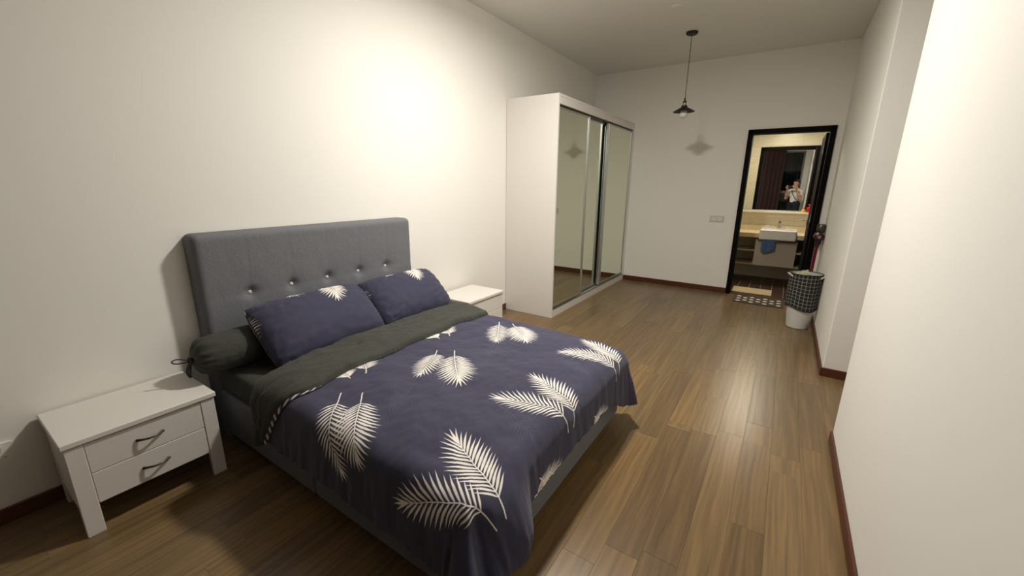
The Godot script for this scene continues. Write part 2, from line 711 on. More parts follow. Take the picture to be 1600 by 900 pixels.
# cloth coordinates (a along the bed, b across) -> place in the room
func drape(a: float, b: float, lift := 0.0) -> Vector3:
	var oa := maxf(0.0, a - DA)
	var ob := maxf(0.0, absf(b) - DB)
	var sb := signf(b)
	var d := sqrt(oa * oa + ob * ob)
	var p := Vector3(minf(a, DA), DY, clampf(b, -DB, DB))
	# puffy top: soft swells and some slack creases
	var flat := exp(-d * 9.0)
	var y := 0.016 * noise.get_noise_2d(a * 2.3 + 3.0, b * 2.1) + 0.006 * noise.get_noise_2d(a * 6.0, b * 5.0 + 8.0)
	y += 0.0030 * noise.get_noise_2d(a * 26.0 + b * 10.0, b * 9.0)
	y -= 0.035 * pow(clampf((absf(b) - 0.35) / 0.35, 0, 1), 2.0) * 0.6
	y -= 0.030 * pow(clampf((a - 1.45) / 0.43, 0, 1), 2.0)
	p.y += y * lerpf(0.5, 1.0, flat)
	var n := Vector3.UP
	if d > 1e-6:
		var dir := Vector3(oa, 0, ob * sb) / d
		var arc := DR * PI / 2
		var outw: float
		var down: float
		if d < arc:
			outw = DR * sin(d / DR)
			down = DR * (1 - cos(d / DR))
			n = dir * sin(d / DR) + Vector3.UP * cos(d / DR)
		else:
			outw = DR + (d - arc) * lerpf(0.10, 0.55 if sb > 0.0 else 0.25, minf(1.0, minf(oa, ob) / 0.12))
			down = DR + (d - arc) * 0.985
			n = dir
		# hanging folds: shallow along the sides, deep where the corner gathers
		var hang := clampf((d - 0.06) / 0.22, 0, 1)
		var corner := minf(1.0, minf(oa, ob) / 0.10)
		var th := atan2(ob, oa)
		var along := a * 1.0 if ob > oa else b
		var rip := 0.010 * noise.get_noise_2d(along * 11.0 + 5.0 * sb, d * 2.0 + 3.0) + 0.004 * noise.get_noise_2d(along * 34.0, d * 4.0)
		rip = lerpf(rip, (0.030 if sb > 0.0 else 0.008) * sin(th * 7.0 + 0.6 + sb) + (0.010 if sb > 0.0 else 0.004) * sin(th * 15.0 + d * 9.0), corner)
		if oa > 0.0:
			rip += 0.085 * exp(-pow((b - 0.60) / 0.11, 2.0)) * oa / maxf(d, 0.001)
		p += dir * (outw + rip * hang)
		p.y -= down
	p += n * lift
	p.z += BZ
	return p


func hem_near(a: float) -> float:
	return 0.325 + 0.050 * clampf((a - 0.8) / 1.1, 0, 1) + 0.012 * noise.get_noise_1d(a * 7.0)


func duvet() -> void:
	print_material()
	var t := thing("duvet", "slate-purple duvet printed with white palm leaves, turned back at the head", "duvet", Vector3.ZERO)
	var a0 := 0.62
	var outer := func(u: float, v: float) -> Vector2:
		var b := lerpf(-1.0, 1.0, v)
		var foot := 0.282 + 0.02 * noise.get_noise_1d(b * 5.0 + 2.0) + (0.03 * pow(b, 6.0) if b > 0.0 else 0.125 * smoothstep(0.30, 0.66, -b)) + 0.07 * exp(-pow((b - 0.64) / 0.12, 2.0))
		var a := lerpf(a0, DA + foot, u)
		var side := hem_near(a) if b > 0 else 0.38
		b *= DB + side
		var over := Vector2(maxf(0.0, a - DA), maxf(0.0, absf(b) - DB))
		var most := 0.44 if b > 0 else 0.415
		if over.x > 0.0 and over.y > 0.0 and over.length() > most:
			over *= most / over.length()
			a = DA + over.x
			b = signf(b) * (DB + over.y)
		return Vector2(a, b)
	var uvf := func(u, v):
		var c: Vector2 = outer.call(u, v)
		return Vector2((c.y + 1.1) / 2.2, (c.x - 0.5) / 1.9)
	var st := st0(false)
	grid(st, 150, 200, func(u, v):
		var c: Vector2 = outer.call(u, v)
		return drape(c.x, c.y), uvf, true)
	done("printed_cover", st, M.print, t)
	# reverse side, 2 cm below, and the edges that join both
	st = st0(false)
	var under := func(u, v):
		var c: Vector2 = outer.call(u, v)
		return drape(c.x, c.y, -0.018)
	grid(st, 100, 130, under, uvf, false)
	done("reverse_cover", st, M.sheet, t)
	st = st0(false)
	for e in 4:
		var edge := func(u, v):
			var q := Vector2(u, 0.0) if e == 0 else Vector2(u, 1.0) if e == 1 else Vector2(0.0, u) if e == 2 else Vector2(1.0, u)
			var c: Vector2 = outer.call(q.x, q.y)
			var bulge := sin(PI * v) * 0.006
			var p := drape(c.x, c.y, -0.018 * v)
			p.y -= bulge if e != 2 else 0.0
			return p
		grid(st, 140, 4, edge, func(u, v): return Vector2(0.02 + u * 0.02, 0.02), e == 1 or e == 2)
	done("hem", st, M.print, t)
	# the turned-back end: charcoal reverse upward, hanging over the near side in a corner
	var fold := func(u: float, v: float) -> Vector2:
		var b := lerpf(-1.0, 1.0, v)
		var over := 0.13 if b < 0 else 0.34
		b *= DB + over
		var ob := maxf(0.0, absf(b) - DB)
		var back := 0.585 + 0.03 * noise.get_noise_1d(b * 3.0) + (0.20 * ob if b > 0 else 0.35 * ob) + 0.05 * clampf(b, 0, 0.7)
		var front := 0.915 + 0.018 * noise.get_noise_1d(b * 4.0 + 7.0) + 0.03 * maxf(0.0, b) - (0.62 * ob if b > 0 else 0.5 * ob)
		return Vector2(lerpf(back, front, u), b)
	var pad := func(u: float, v: float, top: bool) -> Vector3:
		var c: Vector2 = fold.call(u, v)
		# closed roll at the back, thin lip at the front
		var thick := 0.052 * sqrt(clampf(1.0 - pow(1.0 - u, 8.0), 0, 1)) * (1.0 - 0.45 * u)
		thick *= sqrt(clampf(1.0 - pow(u, 30.0), 0, 1))
		thick *= 1.0 - 0.45 * clampf((absf(c.y) - DB) / 0.2, 0, 1)
		var wr := 0.007 * noise.get_noise_2d(c.x * 16.0 + c.y * 5.0, c.y * 3.0) + 0.0045 * noise.get_noise_2d(c.x * 40.0 - c.y * 14.0, c.y * 6.0)
		return drape(c.x, c.y, (thick + 0.004 + (wr + 0.003) * sin(PI * clampf(u, 0, 1))) if top else 0.003)
	st = st0(false)
	grid(st, 56, 200, func(u, v): return pad.call(u, v, true), func(u, v): return Vector2(u, v), true)
	grid(st, 20, 120, func(u, v): return pad.call(u, v, false), func(u, v): return Vector2(u, v), false)
	for e in [0.0, 1.0]:
		grid(st, 40, 2, func(u, v): return pad.call(u, e, true).lerp(pad.call(u, e, false), v), func(u, v): return Vector2(u, v), e == 1.0)
	done("turned_back_fold", st, M.sheet, t)
	# a narrow border of the printed side shows at the lip of the fold
	st = st0(false)
	grid(st, 3, 180, func(u, v):
		var vv := lerpf(0.30, 0.995, v)
		var c: Vector2 = fold.call(1.0, vv)
		var w := 0.003 + 0.016 * clampf((c.y - 0.62) / 0.2, 0, 1)
		return drape(c.x - 0.004 + w * u, c.y, 0.012 * (1.0 - u * 0.7) + 0.003), func(u, v): return Vector2(0.695 + u * 0.012, 0.40 + v * 0.5), true)
	done("border", st, M.border, t)


# palm leaves drawn on cloth: bytes RGB, scale px per metre
func draw_leaf(px: PackedByteArray, w: int, h: int, s: Vector2, m: Vector2, e: Vector2, wide: float, ink: Color, pairs := 15, thick := 1.0) -> void:
	# the rib runs from the stem end s through m; its leaflets fan out to the tip e
	var ctrl := m * 2.0 - (s + e) * 0.5
	var cur := func(t: float) -> Vector2: return s.lerp(ctrl, t).lerp(ctrl.lerp(e, t), t)
	var steps := int((e - s).length()) + 8
	for i in steps:
		var t := 0.80 * float(i) / steps
		stamp(px, w, h, cur.call(t), lerpf(2.2, 1.1, t) * thick, ink)
	for k in pairs:
		var q := float(k) / (pairs - 1)
		var t := 0.19 + 0.60 * q
		var p: Vector2 = cur.call(t)
		var dir: Vector2 = (cur.call(t + 0.02) - cur.call(t - 0.02)).normalized()
		var ln := wide * (0.74 + 0.26 * sin(PI * q)) * (1.0 + 0.06 * sin(k * 2.3))
		var ang := 0.98 - 0.70 * pow(q, 3.5)
		for sg in [-1.0, 1.0]:
			leaflet(px, w, h, p, dir.rotated(sg * ang), ln, maxf(1.4, ln * 0.047) * thick, -sg * 0.20, ink)
	var last: Vector2 = (cur.call(0.82) - cur.call(0.78)).normalized()
	leaflet(px, w, h, cur.call(0.79), last, wide * 0.78, maxf(1.5, wide * 0.05) * thick, 0.0, ink)


func stamp(px: PackedByteArray, w: int, h: int, p: Vector2, r: float, ink: Color) -> void:
	for y in range(maxi(0, int(p.y - r)), mini(h, int(p.y + r) + 2)):
		for x in range(maxi(0, int(p.x - r)), mini(w, int(p.x + r) + 2)):
			if Vector2(x, y).distance_squared_to(p) <= r * r:
				blend(px, (y * w + x) * 3, ink, 1.0)


func blend(px: PackedByteArray, i: int, ink: Color, k: float) -> void:
	px[i] = int(lerpf(px[i], ink.r8, k * ink.a))
	px[i + 1] = int(lerpf(px[i + 1], ink.g8, k * ink.a))
	px[i + 2] = int(lerpf(px[i + 2], ink.b8, k * ink.a))


func leaflet(px: PackedByteArray, w: int, h: int, p: Vector2, d: Vector2, ln: float, half: float, curl: float, ink: Color) -> void:
	var n := d.orthogonal()
	var e := p + d * ln
	var pad := half + absf(curl) * ln + 2
	var x0 := maxi(0, int(minf(p.x, e.x) - pad))
	var x1 := mini(w - 1, int(maxf(p.x, e.x) + pad))
	var y0 := maxi(0, int(minf(p.y, e.y) - pad))
	var y1 := mini(h - 1, int(maxf(p.y, e.y) + pad))
	for y in range(y0, y1 + 1):
		for x in range(x0, x1 + 1):
			var q := Vector2(x, y) - p
			var u := q.dot(d) / ln
			if u < 0.0 or u > 1.0:
				continue
			var v := q.dot(n) - curl * ln * u * (u - 1.0) * 0.6
			var lim := half * (sin(PI * pow(u, 0.75)) * 0.85 + 0.15 * (1.0 - u))
			var k := clampf(lim - absf(v) + 0.5, 0, 1)
			if k > 0.0:
				blend(px, (y * w + x) * 3, ink, k)


func cloth_bytes(w: int, h: int, c: Color) -> PackedByteArray:
	var px := PackedByteArray()
	px.resize(w * h * 3)
	px.fill(0)
	var row := PackedByteArray()
	for x in w:
		row.append_array([c.r8, c.g8, c.b8])
	px = PackedByteArray()
	for y in h:
		px.append_array(row)
	return px


func print_material() -> void:
	var cloth := rgb(53, 52, 76)
	var ink := rgb(240, 233, 222)
	var W := 1660
	var H := 1434
	var k := W / 2.2
	var px := cloth_bytes(W, H, cloth)
	var at := func(x: float, z: float) -> Vector2: return Vector2((z - BZ + 1.1) * k, (x - 0.5) * H / 1.9)
	# faint leaves first
	var faint := Color(0.42, 0.41, 0.50, 0.35)
	for l in [
		[1.70, 4.90, 1.83, 4.94, 1.96, 5.00, 0.085], [1.30, 5.02, 1.34, 5.15, 1.38, 5.30, 0.085], [1.69, 4.32, 1.80, 4.35, 1.90, 4.38, 0.08], [1.40, 4.56, 1.42, 4.68, 1.44, 4.80, 0.08],
		[1.28, 4.35, 1.33, 4.44, 1.38, 4.55, 0.08], [1.70, 5.45, 1.80, 5.50, 1.95, 5.56, 0.08],
	]:
		draw_leaf(px, W, H, at.call(l[0], l[1]), at.call(l[2], l[3]), at.call(l[4], l[5]), l[6] * k, faint, 13, 0.5)
	# white pairs, each [stem x, z, middle x, z, tip x, z, leaflet length]
	for l in [
		[1.06, 5.22, 1.205, 5.385, 1.37, 5.60, 0.105], [1.148, 5.172, 1.296, 5.316, 1.45, 5.475, 0.125],
		[1.092, 4.64, 1.168, 4.768, 1.255, 4.965, 0.10], [1.18, 4.592, 1.324, 4.748, 1.46, 4.866, 0.13],
		[1.08, 4.02, 1.196, 4.196, 1.30, 4.37, 0.10], [1.164, 3.984, 1.316, 4.124, 1.45, 4.26, 0.13],
		[2.036, 4.748, 1.82, 4.788, 1.61, 4.88, 0.11], [2.036, 4.696, 1.856, 4.636, 1.66, 4.585, 0.115],
		[2.04, 4.156, 1.828, 4.168, 1.625, 4.262, 0.11], [2.02, 4.104, 1.848, 4.024, 1.655, 3.965, 0.115],
		[2.044, 5.324, 1.832, 5.408, 1.585, 5.545, 0.12], [2.032, 5.276, 1.852, 5.24, 1.65, 5.155, 0.12],
		[2.14, 4.52, 2.16, 4.40, 2.20, 4.22, 0.10], [2.10, 4.46, 2.18, 4.40, 2.30, 4.35, 0.10],
		[2.13, 5.06, 2.15, 4.94, 2.19, 4.76, 0.10], [2.09, 5.00, 2.17, 4.94, 2.29, 4.89, 0.10],
		[1.005, 5.045, 0.90, 4.98, 0.70, 4.90, 0.10], [0.985, 5.12, 0.90, 5.11, 0.70, 5.12, 0.10], [0.995, 4.43, 0.90, 4.37, 0.70, 4.30, 0.10], [0.978, 4.50, 0.90, 4.50, 0.70, 4.52, 0.10],
	]:
		draw_leaf(px, W, H, at.call(l[0], l[1]), at.call(l[2], l[3]), at.call(l[4], l[5]), l[6] * k, ink)
	M.print = cloth_mat(px, W, H)
	# pillow print: one leaf hanging from the top edge, bits at the end
	W = 1024
	H = 640
	px = cloth_bytes(W, H, cloth)
	for l in [[720, -120, 690, 40, 640, 240, 150], [470, -150, 420, -60, 330, 50, 120], [-80, -20, -75, 150, -60, 340, 130], [70, 610, 85, 650, 110, 720, 60], [990, 620, 970, 650, 940, 700, 60]]:
		draw_leaf(px, W, H, Vector2(l[0], l[1]), Vector2(l[2], l[3]), Vector2(l[4], l[5]), l[6], ink, 12, 1.3)
	M.pillow = cloth_mat(px, W, H)
	# fold border: a strip of leaf tips on the printed cloth
	W = 512
	H = 512
	px = cloth_bytes(W, H, rgb(50, 49, 66))
	for y in range(4, 512, 7):
		leaflet(px, W, H, Vector2(352, y), Vector2(1, 0.9).normalized(), 22.0, 1.3, 0.0, ink)
	M.border = cloth_mat(px, W, H)


func cloth_mat(px: PackedByteArray, w: int, h: int) -> StandardMaterial3D:
	var im := Image.create_from_data(w, h, false, Image.FORMAT_RGB8, px)
	im.generate_mipmaps()
	var m := sm(Color.WHITE, 0.85)
	m.albedo_texture = ImageTexture.create_from_image(im)
	m.rim_enabled = true
	m.rim = 0.25
	return m


# ---- pillows and bolster
func pillow_at(called: String, label: String, at: Vector3, basis: Basis, w: float, h: float, t: float, seed: float, behind := 1.0) -> void:
	var o := thing(called, label, "pillow", at, 0.0, "printed pillows against the headboard")
	o.basis = basis
	for s in [1.0, -1.0]:
		var fn := func(u: float, v: float) -> Vector3:
			var a := ease_edge(u) * 2 - 1
			var b := ease_edge(v) * 2 - 1
			# sides pull in between the corners
			var rc := 1.0 - 0.07 * pow(absf(a * b), 3.0)   # rounded corners
			var x := rc * a * w / 2 * (1.0 - 0.035 * (1.0 - b * b) * pow(absf(a), 3.0))
			var y := rc * b * h / 2 * (1.0 - 0.05 * (1.0 - a * a) * pow(absf(b), 3.0))
			var f := pow(maxf(0.0, 1.0 - pow(absf(a), 3.4)), 0.48) * pow(maxf(0.0, 1.0 - pow(absf(b), 2.6)), 0.50)
			var edge := maxf(absf(a), absf(b))
			var z: float = s * t / 2 * f
			z += s * (0.006 * noise.get_noise_2d(a * 3.0 + seed, b * 3.0) + 0.010 * noise.get_noise_2d(a * 4.0 + seed, b * 9.0) * absf(a) + 0.010 * noise.get_noise_2d(a * 11.0, b * 3.0 + seed) * absf(b)) * minf(1.0, f * 2.0)
			if edge > 0.999:
				z = 0.0
			z = maxf(z, -behind)
			# it rests on the mattress and against the headboard
			var q := at + basis * Vector3(x, y, z)
			q.y = maxf(q.y, 0.4655)
			q.x = maxf(q.x, 0.128)
			return basis.inverse() * (q - at)
		var st := st0(false)
		grid(st, 56, 44, fn, func(u, v): return Vector2(ease_edge(u), 1.0 - ease_edge(v)), s < 0)
		done("front" if s > 0 else "back", st, M.pillow, o)
	# seam flange round the edge
	var pts := []
	for i in 65:
		var th := TAU * i / 64.0
		var c := Vector2(cos(th), sin(th))
		var m := maxf(absf(c.x), absf(c.y))
		var a := c.x / m
		var b := c.y / m
		var rc := 1.0 - 0.07 * pow(absf(a * b), 3.0)
		pts.append(Vector3(rc * a * w / 2 * (1.0 - 0.035 * (1.0 - b * b) * pow(absf(a), 3.0)), rc * b * h / 2 * (1.0 - 0.05 * (1.0 - a * a) * pow(absf(b), 3.0)), 0))
		var q: Vector3 = at + basis * pts[-1]
		q.y = maxf(q.y, 0.4695)
		pts[-1] = basis.inverse() * (q - at)
	var sf := st0(false)
	tube(sf, pts, [0.004], 6, false)
	done("seam", sf, M.border, o)


func lean(tilt: float, twist := 0.0) -> Basis:
	# pillow's own axes: x runs along the headboard towards the far wall, y up its face, z out towards the foot of the bed
	var z := Vector3(cos(tilt), sin(tilt), 0)
	var x := Vector3(0, 0, -1)
	return Basis(Vector3(0, 1, 0), twist) * Basis(x, z.cross(x), z)


func pillows() -> void:
	pillow_at("pillow", "leaf-printed slate-purple pillow leaning beside the charcoal bolster", Vector3(0.375, 0.622, 4.870), lean(0.82, 0.04), 0.75, 0.43, 0.24, 1.0, 0.026)
	pillow_at("pillow", "leaf-printed slate-purple pillow on the wardrobe side of the bed", Vector3(0.345, 0.615, 4.165), lean(0.84, -0.02), 0.68, 0.42, 0.23, 9.0)
	# bolster: a stuffed tube, gathered and tied at its end
	var b := thing("bolster", "charcoal olive bolster tied with a drawstring at its end", "bolster", Vector3(0.240, 0.566, 5.05))
	var ln := 0.44
	var st := st0(false)
	grid(st, 90, 64, func(u: float, v: float) -> Vector3:
		var s := lerpf(-1.0, 1.0, u)
		var th := TAU * v
		var q := absf(s)
		var r := 0.104
		var z := s * ln
		if q > 0.76:
			var k := (q - 0.76) / 0.24
			r = lerpf(0.104, 0.012, pow(k, 2.3))
			r *= 1.0 + 0.15 * sin(k * PI) * sin(th * 13.0 + 2.0 * sin(th * 3.0)) * k
			z = signf(s) * ln * (0.76 + 0.24 * sin(k * PI / 2))
		r += 0.004 * noise.get_noise_2d(s * 4.0, cos(th) * 2.0) + 0.003 * noise.get_noise_2d(s * 9.0, sin(th) * 9.0)
		return Vector3(r * cos(th), r * sin(th) * 0.97, z), func(u, v): return Vector2(v, u), true)
	done("cover", st, M.sheet, b)
	var tie := st0(false)
	var e := Vector3(0.0, -0.005, ln)
	var frill := []
	for i in 40:
		var th := TAU * i / 39.0
		frill.append(e + Vector3(cos(th) * (0.016 + 0.004 * sin(th * 7)), sin(th) * (0.016 + 0.004 * sin(th * 7)), 0.012))
	tube(tie, frill, [0.005], 6, false)
	tube(tie, smooth_path([e, e + Vector3(0.0, 0.01, 0.02), e + Vector3(-0.02, 0.022, 0.055), e + Vector3(-0.03, 0.012, 0.075), e + Vector3(-0.02, 0.0, 0.06), e + Vector3(0.0, 0.0, 0.015)]), [0.0032], 6)
	tube(tie, smooth_path([e, e + Vector3(0.02, -0.01, 0.025), e + Vector3(0.03, -0.04, 0.035), e + Vector3(0.02, -0.066, 0.028), e + Vector3(0.01, -0.05, 0.02), e + Vector3(0, -0.01, 0.01)]), [0.0035], 6)
	tube(tie, smooth_path([e, e + Vector3(0.0, -0.02, 0.02), e + Vector3(-0.005, -0.06, 0.028), e + Vector3(0.005, -0.082, 0.02)]), [0.005, 0.005, 0.007], 6)
	done("drawstring", tie, M.cord, b)


# =====================================================================  nightstands
func nightstands() -> void:
	nightstand("white two-drawer nightstand beside the bolster end of the bed", Vector3(0.015, 0, 5.4775))
	nightstand("white nightstand between the bed and the mirrored wardrobe", Vector3(0.050, 0, 3.055), true)


func nightstand(label: String, at: Vector3, plain := false) -> Node3D:
	var n := thing("nightstand", label, "nightstand", at, 0.0, "white bedside tables")
	var w := 0.527
	var d := 0.400
	box("top", Vector3(0, 0.416, 0), Vector3(d, 0.440, w), M.white, n, 0.003)
	for s in 2:
		var z0 := 0.008 if s == 0 else w - 0.008 - 0.056
		var st := st0()
		bx(st, Vector3(d - 0.035, 0, z0), Vector3(d - 0.008, 0.411 if not plain else 0.131, z0 + 0.056), 0.002)
		done("front_leg", st, M.white, n)
		st = st0()
		var zs := 0.010 if s == 0 else w - 0.026
		bx(st, Vector3(0.012, 0.12, zs), Vector3(d - 0.036, 0.411, zs + 0.016), 0.002)
		done("side_panel", st, M.white, n)
		st = st0()
		bx(st, Vector3(0.012, 0, zs), Vector3(0.052, 0.119, zs + 0.016), 0.002)
		done("rear_leg", st, M.white, n)
	box("carcass", Vector3(0.012, 0.135, 0.030), Vector3(d - 0.034, 0.411, w - 0.030), M.white, n, 0.0)
	for k in 2:
		var y0 := 0.133 if k == 0 else 0.2745
		var y1 := 0.272 if k == 0 else 0.409
		var dr := box("drawer", Vector3(d - 0.033, y0, 0.0655 if not plain else 0.008), Vector3(d - 0.010, y1, w - (0.0655 if not plain else 0.008)), M.white, n, 0.002)
		var h := st0(false)
		var y := (y0 + y1) / 2
		var ctrl := []
		for i in 13:
			var t := i / 12.0
			ctrl.append(Vector3(d - 0.010 + 0.002 + 0.024 * sin(PI * clampf(t * 1.0, 0, 1)), y, w / 2 - 0.046 + 0.092 * t))
		var rad := []
		for i in 13:
			rad.append(0.0042 + 0.0028 * pow(absf(i / 6.0 - 1.0), 3.0))
		tube(h, ctrl, rad, 10)
		if not plain:
			done("handle", h, M.pewter, dr)
	return n


# =====================================================================  wardrobe
func wardrobe() -> void:
	var w := thing("wardrobe", "tall white wardrobe with three mirrored sliding doors", "wardrobe", Vector3(0.004, 0, 0.004))
	var D := 0.614
	var L := 2.371
	var H := 2.294
	box("side_panel", Vector3(0, 0, L - 0.025), Vector3(D, H, L), M.white, w, 0.0015)
	box("side_panel", Vector3(0, 0, 0), Vector3(D, H, 0.025), M.white, w, 0.0015)
	box("top_panel", Vector3(0, H - 0.025, 0.0255), Vector3(D, H, L - 0.0255), M.white, w, 0.0015)
	box("fascia", Vector3(D - 0.025, H - 0.094, 0.0255), Vector3(D, H - 0.0255, L - 0.0255), M.white, w, 0.0015)
	box("back_panel", Vector3(0, 0.0, 0.0255), Vector3(0.012, H - 0.0255, L - 0.0255), M.white, w, 0.0)
	box("plinth", Vector3(D - 0.045, 0, 0.0255), Vector3(D - 0.002, 0.078, L - 0.0255), M.white, w, 0.0015)
	box("floor_panel", Vector3(0.013, 0.06, 0.0255), Vector3(D - 0.046, 0.078, L - 0.0255), M.white, w, 0.0)
	var tr := st0()
	bx(tr, Vector3(D - 0.105, 0.0785, 0.026), Vector3(D - 0.004, 0.086, L - 0.026), 0.001)
	bx(tr, Vector3(D - 0.008, 0.0785, 0.026), Vector3(D - 0.004, 0.094, L - 0.026), 0.001)
	bx(tr, Vector3(D - 0.054, 0.0785, 0.026), Vector3(D - 0.050, 0.094, L - 0.026), 0.001)
	done("bottom_track", tr, M.alu, w)
	tr = st0()
	bx(tr, Vector3(D - 0.105, H - 0.110, 0.026), Vector3(D - 0.030, H - 0.096, L - 0.026), 0.001)
	done("top_track", tr, M.pewter, w)
	# doors: [near end z, far end z, set back, near stile, far stile]
	for k in [[2.343, 1.560, 0.012, 0.012, 0.030], [1.640, 0.800, 0.058, 0.030, 0.150], [0.985, 0.030, 0.012, 0.060, 0.022]]:
		var xf: float = D - k[2]
		var d := Node3D.new()
		d.name = "sliding_door"
		w.add_child(d, true)
		box("rail", Vector3(xf - 0.030, 0.096, k[1] + k[4]), Vector3(xf - 0.007, 0.122, k[0] - k[3]), M.alu, d, 0.001)
		box("rail", Vector3(xf - 0.030, H - 0.130, k[1] + k[4]), Vector3(xf - 0.007, H - 0.112, k[0] - k[3]), M.alu, d, 0.001)
		box("mirror_pane", Vector3(xf - 0.016, 0.122, k[1] + k[4] - 0.004), Vector3(xf - 0.011, H - 0.129, k[0] - k[3] + 0.004), M.mirror, d, 0.0)
		for s in 2:
			var za: float = k[0] - k[3] if s == 0 else k[1]
			var zb: float = k[0] if s == 0 else k[1] + k[4]
			var q := st0()
			bx(q, Vector3(xf - 0.032, 0.095, za), Vector3(xf - 0.004, H - 0.111, zb), 0.003)
			if zb - za > 0.025:
				# raised finger pull along the stile
				bx(q, Vector3(xf - 0.006, 0.10, (za + zb) / 2 - 0.006), Vector3(xf + 0.003, H - 0.116, (za + zb) / 2 + 0.004), 0.002)
			done("stile", q, M.alu, d)


# =====================================================================  lamps
func lamps() -> void:
	# pendant that hangs over the far half of the room, switched off
	var p := thing("pendant_lamp", "small black pendant lamp with a conical shade and white globe bulb", "lamp", Vector3(1.515, CEIL, 1.148))
	var st := st0()
	lathe(st, [Vector2(0, 0.0), Vector2(0.058, 0.0), Vector2(0.058, -0.014), Vector2(0.050, -0.024), Vector2(0, -0.024)], Vector3.ZERO, 36)
	done("canopy", st, M.black, p)
	st = st0()
	tube(st, [Vector3(0, -0.024, 0), Vector3(0.0, -0.35, 0), Vector3(0, -0.655, 0)], [0.0032], 8)
	done("cord", st, sm(rgb(66, 54, 40), 0.8), p)
	st = st0()
	lathe(st, [Vector2(0, -0.640), Vector2(0.008, -0.640), Vector2(0.010, -0.668), Vector2(0.019, -0.672), Vector2(0.019, -0.685), Vector2(0, -0.685)], Vector3.ZERO, 20)
	done("cord_grip", st, M.black, p)
	st = st0()
	lathe(st, [Vector2(0, -0.685), Vector2(0.016, -0.685), Vector2(0.016, -0.715), Vector2(0, -0.715)], Vector3.ZERO, 20)
	done("socket", st, M.brass, p)
	st = st0()
	lathe(st, [Vector2(0.0, -0.712), Vector2(0.030, -0.714), Vector2(0.030, -0.730), Vector2(0.040, -0.736), Vector2(0.110, -0.774), Vector2(0.112, -0.778), Vector2(0.109, -0.778), Vector2(0.040, -0.741), Vector2(0.0, -0.738)], Vector3.ZERO, 40)
	done("shade", st, M.black, p)
	st = st0(false)
	var prof := []
	for k in 13:
		var a := -PI / 2 + PI * 0.93 * k / 12
		prof.append(Vector2(cos(a) * 0.045, -0.800 + sin(a) * 0.045))
	prof.append(Vector2(0.013, -0.738))
	prof.reverse()
	lathe(st, prof, Vector3.ZERO, 28)
	done("bulb", st, sm(rgb(226, 222, 212), 0.25), p)
	# the flush ceiling lamp that lights the bedroom
	var c := thing("ceiling_lamp", "round white flush ceiling lamp above the bed, switched on", "lamp", Vector3(1.52, CEIL, 3.74))
	st = st0()
	lathe(st, [Vector2(0, 0), Vector2(0.130, 0), Vector2(0.134, -0.004), Vector2(0.134, -0.020), Vector2(0.130, -0.025), Vector2(0.0, -0.025)], Vector3.ZERO, 48)
	done("housing", st, M.white_gloss, c)
	st = st0()
	lathe(st, [Vector2(0, -0.026), Vector2(0.112, -0.026), Vector2(0.116, -0.060), Vector2(0.108, -0.092), Vector2(0.080, -0.112), Vector2(0.040, -0.120), Vector2(0, -0.122)], Vector3.ZERO, 48)
	var glow := sm(rgb(255, 250, 240), 0.4)
	glow.emission_enabled = true
	glow.emission = Color(1.0, 0.95, 0.86)
	glow.emission_energy_multiplier = 2.5
	done("light_diffuser", st, glow, c)
	# bathroom ceiling lamp
	c = thing("bathroom_ceiling_lamp", "square white ceiling lamp in the bathroom, switched on", "lamp", Vector3(2.45, 2.45, -0.98))
	box("housing", Vector3(-0.18, -0.016, -0.18), Vector3(0.18, -0.0, 0.18), M.white_gloss, c, 0.003)
	var g2 := sm(rgb(255, 244, 222), 0.4)
	g2.emission_enabled = true
	g2.emission = Color(1.0, 0.88, 0.68)
	g2.emission_energy_multiplier = 2.0
	box("light_diffuser", Vector3(-0.165, -0.022, -0.165), Vector3(0.165, -0.0165, 0.165), g2, c, 0.002)
	# blank round plate left on the ceiling
	st = st0()
	lathe(st, [Vector2(0, 0.0), Vector2(0.05, 0.0), Vector2(0.05, -0.003), Vector2(0.046, -0.005), Vector2(0, -0.005)], Vector3(1.523, CEIL, 1.892), 32)
	tag(done("ceiling_cover_plate", st, M.ceiling), "round blank cover plate on the ceiling near the pendant", "cover plate")


# =====================================================================  switches and sockets
func fittings() -> void:
	var s := thing("light_switch", "wide double light switch plate between wardrobe and door", "switch", Vector3(1.841, 1.002, 0))
	box("plate", Vector3(-0.088, -0.042, 0.0), Vector3(0.088, 0.042, 0.009), sm(rgb(206, 203, 195), 0.4), s, 0.003)
	for k in 2:
		var st := st0()
		bx(st, Vector3(-0.068 + 0.074 * k, -0.026, 0.0085), Vector3(-0.006 + 0.074 * k, 0.026, 0.0135), 0.002)
		done("rocker", st, M.white, s)
	s = thing("wall_socket", "single wall socket low on the far wall", "socket", Vector3(1.743, 0.327, 0))
	holed_plate(s, Vector3(-0.042, -0.042, 0.0), Vector3(0.042, 0.042, 0.009), [[Vector3(-0.008, -0.008, 0.003), Vector3(0.008, 0.008, 0.02)]])
	s = thing("power_socket", "double power socket on the wall beside the nightstand", "socket", Vector3(0.0, 0.316, 6.165))
	var holes := []
	for z in [-0.036, 0.036]:
		box("switch_rocker", Vector3(0.0095, 0.018, z - 0.010), Vector3(0.014, 0.034, z + 0.010), M.white, s, 0.001)
		holes.append([Vector3(0.002, 0.002, z - 0.003), Vector3(0.02, 0.011, z + 0.003)])
		holes.append([Vector3(0.002, -0.022, z - 0.016), Vector3(0.02, -0.017, z - 0.008)])
		holes.append([Vector3(0.002, -0.022, z + 0.008), Vector3(0.02, -0.017, z + 0.016)])
	holed_plate(s, Vector3(0, -0.044, -0.074), Vector3(0.010, 0.044, 0.074), holes)


